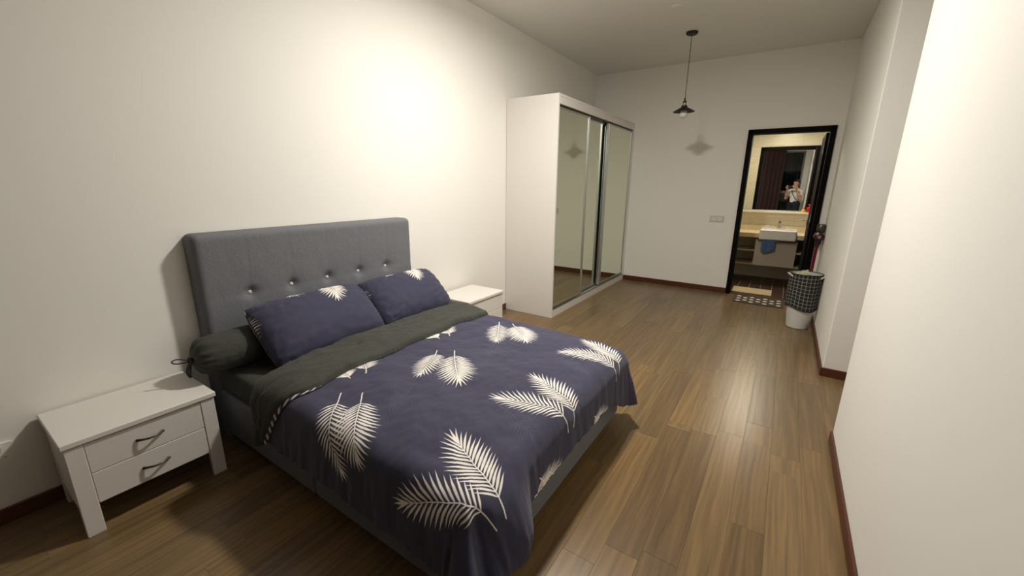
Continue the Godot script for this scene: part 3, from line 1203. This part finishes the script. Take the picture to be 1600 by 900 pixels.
func holed_plate(parent: Node3D, lo: Vector3, hi: Vector3, holes: Array) -> void:
	var c := CSGCombiner3D.new()
	c.name = "plate"
	parent.add_child(c)
	var first := true
	for h in [[lo, hi]] + holes:
		var b := CSGBox3D.new()
		b.name = "face" if first else "hole"
		b.size = h[1] - h[0]
		b.position = (h[0] + h[1]) / 2
		b.material = M.white_gloss
		if not first:
			b.operation = CSGShape3D.OPERATION_SUBTRACTION
		c.add_child(b, true)
		first = false


# =====================================================================  bin, laundry basket, doormat
func bin_and_basket() -> void:
	var c := Vector3(2.876, 0, 1.115)
	var b := thing("waste_bin", "translucent white plastic waste bin under the checked laundry basket", "bin", c)
	var st := st0()
	lathe(st, [Vector2(0, 0), Vector2(0.090, 0), Vector2(0.098, 0.006), Vector2(0.124, 0.240), Vector2(0.130, 0.243), Vector2(0.130, 0.250), Vector2(0.121, 0.250), Vector2(0.094, 0.010), Vector2(0, 0.010)], Vector3.ZERO, 40, 1.0, 1.0)
	var pl := sm(rgb(214, 211, 204), 0.4)
	pl.backlight_enabled = true
	pl.backlight = Color(0.25, 0.25, 0.24)
	done("shell", st, pl, b)
	# basket: soft cloth cylinder pulled over the bin, black with a white grid
	var k := thing("laundry_basket", "black laundry basket with a white grid pattern, set over the white bin", "laundry basket", c + Vector3(0, 0.222, 0))
	var im := Image.create(64, 64, true, Image.FORMAT_RGB8)
	im.fill(rgb(30, 29, 30))
	im.fill_rect(Rect2i(0, 0, 5, 64), rgb(176, 173, 166))
	im.fill_rect(Rect2i(0, 0, 64, 5), rgb(176, 173, 166))
	im.generate_mipmaps()
	var gm := sm(Color.WHITE, 0.85)
	gm.albedo_texture = ImageTexture.create_from_image(im)
	var shape := func(u: float, v: float, inset: float) -> Vector3:
		var th := TAU * u
		var y := 0.355 * v + 0.018 * sin(th * 2.0 + 2.6) * (1.0 - v) + 0.012 * noise.get_noise_2d(cos(th) * 2, sin(th) * 2) * (1.0 - v)
		var r := lerpf(0.136, 0.142, v) - inset
		r += (0.006 * noise.get_noise_3d(cos(th) * 2.2, sin(th) * 2.2, v * 3.0) + 0.003 * noise.get_noise_3d(cos(th) * 5.0, sin(th) * 5.0, v * 9.0)) * sin(PI * v)
		r += 0.004 * (1.0 - v)
		return Vector3(cos(th) * r, y, sin(th) * r)
	st = st0(false)
	grid(st, 72, 30, func(u, v): return shape.call(u, v, 0.0), func(u, v): return Vector2(u * 25.0, v * 10.0), false)
	done("cloth_side", st, gm, k)
	st = st0(false)
	grid(st, 60, 16, func(u, v): return shape.call(u, v, 0.005), func(u, v): return Vector2(u, v), true)
	grid(st, 40, 8, func(u, v):
		var th: float = TAU * u
		return Vector3(cos(th), 0, sin(th)) * 0.136 * v + Vector3(0, 0.27 + 0.03 * noise.get_noise_2d(cos(th) * v * 3, sin(th) * v * 3), 0), func(u, v): return Vector2(u, v), true)
	done("lining", st, sm(rgb(196, 196, 190), 0.8), k)
	for e in 2:
		var ring := []
		for i in 49:
			ring.append(shape.call(i / 48.0, 1.0 - e, 0.001))
		st = st0(false)
		tube(st, ring, [0.0055], 8, false)
		done("rim_band", st, M.black, k)
	for s in [2.75, 0.35]:
		var hp := []
		for i in 9:
			var t := i / 8.0
			var th: float = s + (t - 0.5) * 0.55
			hp.append(Vector3(cos(th) * (0.144 + 0.022 * sin(PI * t)), 0.325 + 0.028 * sin(PI * t), sin(th) * (0.144 + 0.022 * sin(PI * t))))
		st = st0(false)
		tube(st, hp, [0.008], 8)
		done("handle", st, sm(rgb(206, 200, 188), 0.8), k)
	# cloth lying in the basket
	var cl := st0(false)
	grid(cl, 30, 24, func(u, v):
		var a: float = lerpf(-0.105, 0.01, u)
		var bb: float = lerpf(-0.07, 0.085, v)
		var y: float = 0.345 + 0.05 * u + 0.018 * noise.get_noise_2d(u * 3.0, v * 3.0 + 4.0) + 0.02 * sin(PI * v)
		return Vector3(a, y, bb), func(u, v): return Vector2(u, v), true)
	grid(cl, 30, 24, func(u, v):
		var a: float = lerpf(-0.105, 0.01, u)
		var bb: float = lerpf(-0.07, 0.085, v)
		var y: float = 0.339 + 0.05 * u + 0.018 * noise.get_noise_2d(u * 3.0, v * 3.0 + 4.0) + 0.02 * sin(PI * v)
		return Vector3(a, y, bb), func(u, v): return Vector2(u, v), false)
	var o := done("folded_cloth", cl, tri_tex(sm(rgb(206, 204, 160), 0.9), 6.0, noise_tex(0.02, 128, false, 1.0, 0.75, 1.0)))
	o.position = c + Vector3(0, 0.200, 0)
	tag(o, "pale yellow-green cloth lying in the checked laundry basket", "cloth")
	# doormat with pale pebbles
	var dm := thing("doormat", "brown-grey doormat dotted with rows of pale ovals before the bathroom", "doormat", Vector3(2.475, 0, 0.235))
	block("pad", Vector3.ZERO, Vector3(0.55, 0.010, 0.39), tri_tex(sm(rgb(96, 78, 66), 0.95), 8.0, noise_tex(0.05, 128, false, 1.0, 0.7, 1.0)), dm, 0.004)
	var ped := st0(false)
	var prof := []
	for i in 6:
		var a := PI / 2 * i / 5.0
		prof.append(Vector2(cos(a) * 1.0, sin(a) * 0.005))
	lathe(ped, prof, Vector3.ZERO, 16, 0.027, 0.022)
	ped.generate_normals()
	var pm := ped.commit()
	var pebble := sm(rgb(226, 218, 204), 0.7)
	for i in 7:
		for j in 3 - i % 2:
			put("pebble", pm, pebble, dm, Vector3(-0.222 + 0.074 * i, 0.010, -0.125 + 0.128 * j + (0.064 if i % 2 == 1 else 0.0)))
	# beige bath mat inside the doorway
	var bm := box("bath_mat", Vector3(2.128, 0.004, -0.47), Vector3(2.605, 0.016, -0.135), tri_tex(sm(rgb(224, 198, 150), 0.85), 6.0, noise_tex(0.05, 128, false, 1.0, 0.86, 1.0)), self, 0.004)
	tag(bm, "flat beige bath mat on the dark tiles in the doorway", "bath mat")


# =====================================================================  stick vacuum
func vacuum() -> void:
	var v := thing("stick_vacuum", "magenta and black cordless stick vacuum leaning behind the laundry basket", "vacuum cleaner", Vector3(2.955, 0, 0.26))
	v.rotation.z = -0.015
	var red := sm(rgb(128, 20, 52), 0.25, 0.35)
	var dark := sm(rgb(58, 30, 42), 0.3, 0.2)
	var st := st0(false)
	tube(st, [Vector3(0, 0.06, 0), Vector3(0, 0.76, 0)], [0.016], 18)
	done("wand", st, red, v)
	st = st0()
	bx(st, Vector3(-0.11, 0.0, -0.02), Vector3(0.055, 0.055, 0.06), 0.012)
	done("floor_head", st, dark, v)
	st = st0(false)
	tube(st, [Vector3(0, 0.75, 0), Vector3(0, 0.80, 0), Vector3(0, 0.84, 0.0)], [0.020, 0.024, 0.022], 18)
	done("collar", st, dark, v)
	st = st0()
	lathe(st, [Vector2(0, -0.055), Vector2(0.044, -0.055), Vector2(0.052, -0.048), Vector2(0.052, 0.048), Vector2(0.046, 0.060), Vector2(0.030, 0.066), Vector2(0.028, 0.060), Vector2(0.0, 0.060)], Vector3(0.0, 0.875, 0.0), 32, 1, 1, Basis(Vector3(1, 0, 0), PI / 2))
	var m := done("dust_bin", st, dark, v)
	st = st0()
	lathe(st, [Vector2(0, 0.0), Vector2(0.020, 0.0), Vector2(0.022, 0.004), Vector2(0.016, 0.010), Vector2(0, 0.010)], Vector3(0.0, 0.875, 0.060), 24, 1, 1, Basis(Vector3(1, 0, 0), PI / 2))
	done("bin_cap", st, sm(rgb(176, 130, 140), 0.2, 0.6), m)
	st = st0()
	lathe(st, [Vector2(0, 0), Vector2(0.036, 0), Vector2(0.042, 0.01), Vector2(0.042, 0.090), Vector2(0.036, 0.100), Vector2(0, 0.100)], Vector3(0.006, 0.920, -0.01), 28)
	done("motor_housing", st, M.pewter, v)
	st = st0(false)
	tube(st, smooth_path([Vector3(0.01, 0.99, -0.045), Vector3(0.012, 0.97, -0.095), Vector3(0.012, 0.90, -0.115), Vector3(0.01, 0.84, -0.10)]), [0.014], 12)
	done("handle", st, M.black, v)
	box("battery", Vector3(-0.022, 0.775, -0.135), Vector3(0.038, 0.835, -0.075), M.black, v, 0.006)


# =====================================================================  things in the bathroom
func bathroom_things() -> void:
	# mirror that fills the wall above the ledge
	var m := thing("bathroom_mirror", "large frameless wall mirror above the bathroom basin", "mirror", Vector3(1.96, 1.075, -1.487))
	box("glass", Vector3(-0.95, 0, 0.0), Vector3(1.055, 1.36, 0.006), M.mirror_bath, m, 0.0)
	box("lower_clip", Vector3(-0.95, -0.010, 0.0), Vector3(1.055, 0.0, 0.010), M.alu, m, 0.001)
	tag(box("mirror_ledge", Vector3(0.92, 1.035, -1.487), Vector3(3.018, 1.060, -1.405), sm(rgb(232, 224, 204), 0.35), self, 0.003), "narrow pale stone ledge below the bathroom mirror", "ledge")
	# vanity top and the unit below
	var stone := tri_tex(sm(rgb(232, 214, 176), 0.28), 1.6, noise_tex(0.015, 256, false, 1.0, 0.88, 1.0))
	var ct := thing("countertop", "cream stone countertop around the white basin", "countertop", Vector3(0, 0, 0))
	var st := st0()
	bx(st, Vector3(1.20, 0.690, -1.486), Vector3(2.322, 0.757, -0.940), 0.003)
	bx(st, Vector3(2.790, 0.690, -1.486), Vector3(3.018, 0.757, -0.940), 0.003)
	bx(st, Vector3(2.3225, 0.690, -1.486), Vector3(2.7895, 0.757, -1.222), 0.001)
	done("slab", st, stone, ct)
	box("upstand", Vector3(1.20, 0.758, -1.487), Vector3(3.018, 0.835, -1.462), stone, ct, 0.003)
	var grey := sm(rgb(176, 164, 146), 0.5)
	var v := thing("vanity_unit", "beige-grey vanity unit with open side shelves below the countertop", "cabinet", Vector3(0, 0, 0))
	box("cabinet", Vector3(2.290, 0.270, -1.440), Vector3(2.815, 0.660, -0.985), grey, v, 0.002)
	box("door", Vector3(2.292, 0.272, -0.983), Vector3(2.813, 0.658, -0.965), grey, v, 0.002)
	for y in [0.270, 0.478]:
		box("shelf", Vector3(1.225, y, -1.440), Vector3(2.288, y + 0.020, -0.968), grey, v, 0.002)
		box("shelf", Vector3(2.817, y, -1.440), Vector3(3.015, y + 0.020, -0.968), grey, v, 0.002)
	box("back_panel", Vector3(1.225, 0.270, -1.486), Vector3(3.015, 0.688, -1.4405), grey, v, 0.0)
	box("end_panel", Vector3(1.20, 0.270, -1.486), Vector3(1.224, 0.688, -0.968), grey, v, 0.002)
	# basin
	var ba := thing("basin", "white rectangular semi-recessed wash basin", "basin", Vector3(2.556, 0, 0))
	var w := 0.230
	var cer := sm(rgb(240, 236, 228), 0.15)
	var b := CSGCombiner3D.new()
	b.name = "bowl"
	ba.add_child(b)
	var body := CSGMesh3D.new()
	var bst := st0()
	bx(bst, Vector3(-w, 0.672, -1.220), Vector3(w, 0.822, -0.872), 0.014)
	bst.generate_normals()
	body.mesh = bst.commit()
	body.material = cer
	body.name = "outside"
	b.add_child(body)
	var hole := CSGMesh3D.new()
	bst = st0()
	bx(bst, Vector3(-w + 0.026, 0.705, -1.120), Vector3(w - 0.026, 0.9, -0.895), 0.02)
	bst.generate_normals()
	hole.mesh = bst.commit()
	hole.material = cer
	hole.operation = CSGShape3D.OPERATION_SUBTRACTION
	hole.name = "hollow"
	b.add_child(hole)
	# towel rail and cloth
	var r := thing("towel_rail", "thin dark towel rail below the basin front", "towel rail", Vector3(2.556, 0, 0))
	st = st0(false)
	tube(st, [Vector3(-0.235, 0.652, -0.962), Vector3(-0.235, 0.652, -0.905), Vector3(0.235, 0.652, -0.905), Vector3(0.235, 0.652, -0.962)], [0.007], 8)
	done("bar", st, M.pewter, r)
	var blue := sm(rgb(78, 104, 148), 0.9)
	st = st0(false)
	for side in 2:
		grid(st, 24, 24, func(u, vv):
			var x: float = lerpf(-0.182, -0.015, u)
			var t: float = vv * 2.0 - 1.0   # front flap 0..1, back flap -1..0
			var drop: float = (0.165 + 0.02 * sin(u * 5.0)) * maxf(0.0, absf(t) - 0.06) / 0.94
			var zz: float = -0.905 + (0.0125 if t > 0 else -0.0125) * minf(1.0, absf(t) / 0.06) + 0.006 * sin(u * 11.0) * absf(t)
			var yy: float = 0.662 + 0.003 * side - drop
			return Vector3(x, yy, zz + (0.003 if t > 0 else -0.003) * side), func(u, vv): return Vector2(u, vv), side == 0)
	var cl := done("hand_cloth", st, blue)
	cl.position = Vector3(2.556, 0, 0)
	tag(cl, "blue cloth hung over the towel rail", "cloth")
	# tap
	var f := thing("tap", "chrome single-lever tap behind the basin", "tap", Vector3(2.556, 0.822, -1.165))
	st = st0()
	lathe(st, [Vector2(0, 0), Vector2(0.026, 0), Vector2(0.026, 0.006), Vector2(0.022, 0.010), Vector2(0.022, 0.105), Vector2(0, 0.110)], Vector3.ZERO, 24)
	done("body", st, M.chrome, f)
	st = st0(false)
	tube(st, [Vector3(0, 0.075, 0), Vector3(0, 0.068, 0.06), Vector3(0, 0.056, 0.115)], [0.015, 0.013, 0.012], 12)
	done("spout", st, M.chrome, f)
	st = st0(false)
	tube(st, [Vector3(0, 0.108, -0.005), Vector3(0, 0.125, 0.03), Vector3(0, 0.135, 0.07)], [0.012, 0.009, 0.007], 10)
	done("lever", st, M.chrome, f)
	# glasses on the counter
	for g in [[2.665, -1.33, "clear drinking glass to the handle side of the tap"], [2.40, -1.33, "clear drinking glass on the counter near the open shelves"]]:
		var gl := sm(Color(0.92, 0.95, 0.93, 0.22), 0.05)
		gl.transparency = BaseMaterial3D.TRANSPARENCY_ALPHA
		st = st0()
		lathe(st, [Vector2(0, 0), Vector2(0.030, 0), Vector2(0.035, 0.09), Vector2(0.033, 0.09), Vector2(0.028, 0.006), Vector2(0, 0.006)], Vector3.ZERO, 24)
		var o := done("drinking_glass", st, gl)
		o.position = Vector3(g[0], 0.757, g[1])
		tag(o, g[2], "glass")
	# red star ornament and a small yellow candle on the ledge
	var orn := thing("star_ornament", "small red box ornament topped with a star on the mirror ledge", "ornament", Vector3(2.905, 1.060, -1.445))
	var red := sm(rgb(208, 26, 32), 0.4)
	block("box", Vector3.ZERO, Vector3(0.085, 0.075, 0.05), red, orn, 0.006)
	var star := st0()
	for i in 10:
		var p := []
		for q in [i, i + 1]:
			var rr := 0.038 if q % 2 == 0 else 0.017
			var th: float = PI / 2 + TAU * q / 10.0
			p.append(Vector3(cos(th) * rr, 0.105 + sin(th) * rr, 0))
		for s in [-1.0, 1.0]:
			tri(star, Vector3(0, 0.105, 0.014 * s), p[0], p[1], Vector3(0, 0, s))
	done("star", star, red, orn)
	st = st0()
	lathe(st, [Vector2(0, 0), Vector2(0.024, 0), Vector2(0.024, 0.036), Vector2(0.018, 0.040), Vector2(0, 0.038)], Vector3.ZERO, 20)
	var ca := thing("yellow_candle", "little yellow candle beside the red star ornament", "candle", Vector3(2.825, 1.060, -1.440))
	done("wax", st, sm(rgb(226, 176, 84), 0.5), ca)
	st = st0()
	tube(st, [Vector3(0, 0.036, 0), Vector3(0.001, 0.050, 0)], [0.0015], 6)
	done("wick", st, M.black, ca)


# =====================================================================  window wall behind the camera, seen in the bathroom mirror
func window_side() -> void:
	var w := struct("wall_back", "white wall round the dark window, seen in the bathroom mirror")
	var st := st0()
	bx(st, Vector3(-0.12, -0.06, BACK), Vector3(0.40, CEIL, BACK + 0.12), 0.0)
	bx(st, Vector3(2.88, -0.06, BACK), Vector3(RIGHT + 0.1, CEIL, BACK + 0.12), 0.0)
	bx(st, Vector3(0.40, 2.55, BACK), Vector3(2.88, CEIL, BACK + 0.12), 0.0)
	bx(st, Vector3(0.40, -0.06, BACK), Vector3(2.88, 0.10, BACK + 0.12), 0.0)
	done("plaster", st, M.wall, w)
	var win := struct("window_1", "tall dark window with a pale rail, at night")
	var fr := sm(rgb(120, 124, 128), 0.5)
	for q in [[0.40, 0.45, 0.10, 2.55], [2.83, 2.88, 0.10, 2.55], [1.615, 1.665, 0.15, 2.50]]:
		box("frame_post", Vector3(q[0], q[2], BACK + 0.03), Vector3(q[1], q[3], BACK + 0.09), fr, win, 0.002)
	for y in [0.10, 1.215, 2.50]:
		box("frame_rail", Vector3(0.45, y, BACK + 0.032), Vector3(2.83, y + (0.05 if y != 1.215 else 0.085), BACK + 0.088), fr, win, 0.002)
	var glass := sm(Color(0.10, 0.11, 0.13, 0.35), 0.02)
	glass.transparency = BaseMaterial3D.TRANSPARENCY_ALPHA
	for q in [[0.45, 1.615, 0.15, 1.215], [1.665, 2.83, 0.15, 1.215], [0.45, 1.615, 1.30, 2.50], [1.665, 2.83, 1.30, 2.50]]:
		box("pane", Vector3(q[0], q[2], BACK + 0.057), Vector3(q[1], q[3], BACK + 0.063), glass, win, 0.0)
	var c := thing("curtain", "dark aubergine pleated curtain drawn to one side of the window", "curtain", Vector3(0, 0, BACK - 0.10))
	var cm := sm(rgb(74, 52, 52), 0.8)
	for s in 2:
		st = st0(false)
		grid(st, 260, 14, func(u, v):
			var x: float = lerpf(0.12, 2.36, u)
			var amp := lerpf(0.034, 0.052, 1.0 - v)
			var z: float = amp * sin(x * 44.0 + 1.2 * sin(x * 9.0)) + 0.01 * noise.get_noise_2d(x * 4.0, v * 2.0)
			return Vector3(x, lerpf(0.03, 2.68, v), z + 0.003 * s), func(u, v): return Vector2(u, v), s == 0)
		done("cloth" if s == 0 else "lining", st, cm, c)
	st = st0(false)
	tube(st, [Vector3(0.05, 2.70, 0), Vector3(2.95, 2.70, 0)], [0.014], 12)
	done("rod", st, M.black, c)
	for x in [0.10, 2.92]:
		box("bracket", Vector3(x - 0.01, 2.688, 0), Vector3(x + 0.01, 2.712, 0.10), M.black, c, 0.002)


# =====================================================================  photographer, seen only in the bathroom mirror
# distance field on a grid: bones are [a, b, ra, rb]; cut(p) > 0 removes
func flesh(st: SurfaceTool, bones: Array, cell: float, k: float, grow := 0.0, cut = null) -> void:
	var lo := Vector3.INF
	var hi := -Vector3.INF
	for b in bones:
		for e in 2:
			var r: float = b[2 + e] + grow + k + cell * 2.5
			lo = lo.min(b[e] - Vector3.ONE * r)
			hi = hi.max(b[e] + Vector3.ONE * r)
	var n := Vector3i(((hi - lo) / cell).ceil()) + Vector3i.ONE
	var F := PackedFloat32Array()
	F.resize(n.x * n.y * n.z)
	F.fill(1.0)
	for b in bones:
		var A: Vector3 = b[0]
		var B: Vector3 = b[1]
		var ra: float = b[2] + grow
		var rb: float = b[3] + grow
		var pad: float = maxf(ra, rb) + k + cell * 2.0
		var l := Vector3i(((A.min(B) - Vector3.ONE * pad - lo) / cell).floor()).max(Vector3i.ZERO)
		var h := Vector3i(((A.max(B) + Vector3.ONE * pad - lo) / cell).ceil()).min(n - Vector3i.ONE)
		var ab := B - A
		var ll := maxf(ab.length_squared(), 1e-9)
		for x in range(l.x, h.x + 1):
			for y in range(l.y, h.y + 1):
				var i := (x * n.y + y) * n.z
				for z in range(l.z, h.z + 1):
					var p := lo + Vector3(x, y, z) * cell
					var t := clampf((p - A).dot(ab) / ll, 0.0, 1.0)
					var d := p.distance_to(A + ab * t) - lerpf(ra, rb, t)
					var o := F[i + z]
					var q := maxf(k - absf(o - d), 0.0) / k
					F[i + z] = minf(o, d) - q * q * k * 0.25
	if cut != null:
		for x in n.x:
			for y in n.y:
				for z in n.z:
					var i := (x * n.y + y) * n.z + z
					if F[i] < cell * 3.0:
						F[i] = maxf(F[i], cut.call(lo + Vector3(x, y, z) * cell))
	st.set_smooth_group(0)
	var at := {}
	var sx := n.y * n.z
	var sy := n.z
	var corner := [0, 1, sy, sy + 1, sx, sx + 1, sx + sy, sx + sy + 1]
	var place := [Vector3(0, 0, 0), Vector3(0, 0, 1), Vector3(0, 1, 0), Vector3(0, 1, 1), Vector3(1, 0, 0), Vector3(1, 0, 1), Vector3(1, 1, 0), Vector3(1, 1, 1)]
	var edges := [[0, 1], [0, 2], [0, 4], [1, 3], [1, 5], [2, 3], [2, 6], [3, 7], [4, 5], [4, 6], [5, 7], [6, 7]]
	for x in n.x - 1:
		for y in n.y - 1:
			for z in n.z - 1:
				var i := x * sx + y * sy + z
				if F[i] > cell * 4.0:
					continue
				var neg := 0
				for c in corner:
					if F[i + c] < 0.0:
						neg += 1
				if neg == 0 or neg == 8:
					continue
				var sum := Vector3.ZERO
				var cnt := 0
				for e in edges:
					var a := F[i + corner[e[0]]]
					var b := F[i + corner[e[1]]]
					if (a < 0.0) != (b < 0.0):
						sum += place[e[0]].lerp(place[e[1]], a / (a - b))
						cnt += 1
				at[i] = lo + (Vector3(x, y, z) + sum / cnt) * cell
	for i in at:
		for e in [[sx, sy, 1], [sy, 1, sx], [1, sx, sy]]:
			var a := F[i]
			var b := F[i + e[0]]
			if (a < 0.0) == (b < 0.0):
				continue
			var q := [i, i - e[1], i - e[1] - e[2], i - e[2]]
			if not (at.has(q[1]) and at.has(q[2]) and at.has(q[3])):
				continue
			for kx in ([0, 2, 1, 0, 3, 2] if a < 0.0 else [0, 1, 2, 0, 2, 3]):
				st.set_uv(Vector2.ZERO)
				st.add_vertex(at[q[kx]])


func photographer() -> void:
	var yaw := 0.5843
	var basis := Basis(Vector3.UP, yaw)
	var origin := Vector3(2.6057, 0, 6.1739) - basis * Vector3(0.055, 0, -0.375)
	var p := thing("person", "standing person in a white top and dark trousers holding up a phone", "person", origin, yaw)
	var skin := sm(rgb(214, 166, 138), 0.55)
	var body := []
	var sh := []
	for s in [-1.0, 1.0]:
		var shoulder := Vector3(0.158 * s, 1.315, 0.02)
		var elbow := Vector3(0.215 * s, 1.085, -0.075)
		var wrist := Vector3(0.135 * s + 0.045, 1.375, -0.265)
		var hip := Vector3(0.085 * s, 0.88, 0.0)
		var knee := Vector3(0.095 * s, 0.47, -0.012)
		var ankle := Vector3(0.10 * s, 0.085, 0.022)
		body.append([shoulder, elbow, 0.050, 0.040])
		body.append([elbow, elbow.lerp(wrist, 0.35), 0.040, 0.038])
		body.append([elbow.lerp(wrist, 0.35), wrist, 0.038, 0.024])
		body.append([wrist, wrist + Vector3(0.004 * s, 0.035, -0.045), 0.024, 0.028])
		body.append([hip, knee, 0.085, 0.056])
		body.append([knee, knee.lerp(ankle, 0.3) + Vector3(0, 0, 0.012), 0.054, 0.055])
		body.append([knee.lerp(ankle, 0.3) + Vector3(0, 0, 0.012), ankle, 0.055, 0.036])
		body.append([ankle, ankle + Vector3(0.01 * s, -0.045, -0.14), 0.038, 0.026])
		body.append([Vector3(0, 1.35, 0.02), shoulder, 0.045, 0.050])
		sh.append([shoulder, shoulder.lerp(elbow, 0.55), 0.054, 0.050])
		sh.append([Vector3(0, 1.345, 0.02), shoulder, 0.046, 0.056])
	var torso := [
		[Vector3(-0.065, 0.92, 0), Vector3(0.065, 0.92, 0), 0.100, 0.100], [Vector3(0, 0.95, 0), Vector3(0, 1.10, 0), 0.110, 0.098],
		[Vector3(-0.055, 1.22, 0.01), Vector3(0.055, 1.22, 0.01), 0.100, 0.100], [Vector3(0, 1.10, 0), Vector3(0, 1.30, 0.015), 0.100, 0.090],
	]
	body.append_array(torso)
	sh.append_array(torso.slice(1))
	body.append([Vector3(0, 1.33, 0.02), Vector3(0, 1.44, 0.0), 0.052, 0.048])
	var st := st0(false)
	flesh(st, body, 0.014, 0.035)
	# head
	var hc := Vector3(0, 1.515, -0.005)
	var head := [
		[hc + Vector3(0, 0.03, 0.015), hc + Vector3(0, 0.035, -0.012), 0.082, 0.078], [hc + Vector3(0, -0.05, -0.035), hc + Vector3(0, -0.085, -0.052), 0.052, 0.030],
		[hc + Vector3(0, -0.005, -0.082), hc + Vector3(0, -0.028, -0.098), 0.010, 0.013], [hc + Vector3(-0.018, -0.060, -0.078), hc + Vector3(0.018, -0.060, -0.078), 0.008, 0.008],
		[hc + Vector3(0.076, -0.02, 0.01), hc + Vector3(0.080, 0.012, 0.016), 0.010, 0.014], [hc + Vector3(-0.076, -0.02, 0.01), hc + Vector3(-0.080, 0.012, 0.016), 0.010, 0.014],
		[hc + Vector3(0, -0.11, 0.005), hc + Vector3(0, -0.05, 0.0), 0.046, 0.05],
	]
	flesh(st, head, 0.005, 0.018)
	# hands: palms behind the phone's ends, fingers round to its front, thumbs on the screen side
	for s in [-1.0, 1.0]:
		var c := Vector3(0.055 + 0.094 * s, 1.436, -0.352)
		var hand := [[c + Vector3(0.006 * s, -0.045, 0.030), c + Vector3(0, -0.005, 0.014), 0.022, 0.020], [c + Vector3(0.004 * s, -0.03, 0.012), c + Vector3(0.002 * s, 0.024, 0.006), 0.018, 0.014]]
		for q in 4:
			var y := 0.030 - 0.019 * q
			var ln: float = [0.85, 1.0, 0.95, 0.75][q]
			var k0 := c + Vector3(0.004 * s, y, 0.004)
			var k1 := k0 + Vector3(0.004 * s, 0.004, -0.026 * ln)
			var k2 := k1 + Vector3(-0.020 * s * ln, 0.001, -0.010 * ln)
			hand.append([k0, k1, 0.0092, 0.0085])
			hand.append([k1, k2, 0.0085, 0.0075])
		var t0 := c + Vector3(0.0, -0.030, 0.022)
		hand.append([t0, t0 + Vector3(-0.014 * s, 0.020, 0.012), 0.012, 0.010])
		hand.append([t0 + Vector3(-0.014 * s, 0.020, 0.012), t0 + Vector3(-0.034 * s, 0.034, 0.006), 0.010, 0.0085])
		flesh(st, hand, 0.0045, 0.006)
	done("body", st, skin, p)
	for s in [-1.0, 1.0]:
		var e := st0(false)
		var prof := []
		for i in 9:
			var a := -PI / 2 + PI * i / 8.0
			prof.append(Vector2(cos(a), sin(a)) * 0.0105)
		lathe(e, prof, hc + Vector3(0.030 * s, 0.008, -0.076), 14)
		done("eye", e, sm(rgb(46, 32, 26), 0.2), p)
	# hair tied back
	st = st0(false)
	flesh(st, [[hc + Vector3(0, 0.042, 0.004), hc + Vector3(0, 0.02, 0.03), 0.094, 0.088], [hc + Vector3(0, 0.01, 0.095), hc + Vector3(0, -0.14, 0.11), 0.034, 0.020]], 0.007, 0.03, 0.0,
		func(q: Vector3) -> float: return maxf(minf(hc.z - 0.028 - q.z, hc.y + 0.055 - q.y), minf(hc.y - 0.06 - q.y, hc.z + 0.06 - q.z)))
	done("hair", st, sm(rgb(52, 36, 28), 0.5), p)
	st = st0(false)
	flesh(st, sh, 0.014, 0.04, 0.012, func(q: Vector3) -> float: return maxf(0.955 - q.y, maxf(q.y - 1.385 + 0.25 * maxf(0.0, absf(q.x) - 0.05), 0.055 - Vector2(q.x, q.z - 0.015).length() if q.y > 1.36 else -1.0)))
	done("shirt", st, sm(rgb(232, 228, 222), 0.85), p)
	st = st0(false)
	var legs := [[Vector3(-0.065, 0.92, 0), Vector3(0.065, 0.92, 0), 0.100, 0.100], [Vector3(0, 0.94, 0), Vector3(0, 1.03, 0), 0.108, 0.100]]
	for s in [-1.0, 1.0]:
		legs.append([Vector3(0.085 * s, 0.88, 0), Vector3(0.095 * s, 0.47, -0.012), 0.088, 0.068])
		legs.append([Vector3(0.095 * s, 0.47, -0.012), Vector3(0.10 * s, 0.08, 0.016), 0.068, 0.058])
	flesh(st, legs, 0.014, 0.03, 0.012, func(q: Vector3) -> float: return maxf(q.y - 1.0, 0.075 - q.y))
	done("trousers", st, sm(rgb(30, 32, 42), 0.85), p)
	for s in [-1.0, 1.0]:
		st = st0(false)
		flesh(st, [[Vector3(0.10 * s, 0.045, 0.05), Vector3(0.11 * s, 0.035, -0.14), 0.043, 0.038]], 0.010, 0.02, 0.0, func(q: Vector3) -> float: return maxf(0.004 - q.y, q.y - 0.075))
		done("slipper", st, sm(rgb(70, 66, 66), 0.8), p)
	st = st0(false)
	tube(st, smooth_path([Vector3(-0.10, 1.375, 0.03), Vector3(-0.03, 1.28, -0.115), Vector3(0.07, 1.12, -0.128), Vector3(0.14, 1.0, -0.04)]), [0.009], 8, true, 0.5)
	done("shoulder_strap", st, M.black, p)
	# the phone, level in both hands; the picture is taken from its lens
	var ph := thing("phone", "dark phone held level in both hands, seen in the bathroom mirror", "phone", origin, yaw)
	block("case", Vector3(0.055, 1.400, -0.352), Vector3(0.150, 0.072, 0.009), M.black_gloss, ph, 0.003)
	var lens := st0()
	lathe(lens, [Vector2(0, 0), Vector2(0.009, 0), Vector2(0.009, 0.002), Vector2(0, 0.002)], Vector3(0.055, 1.4359, -0.3568), 16, 1, 1, Basis(Vector3(1, 0, 0), -PI / 2))
	done("lens", lens, M.pewter, ph)
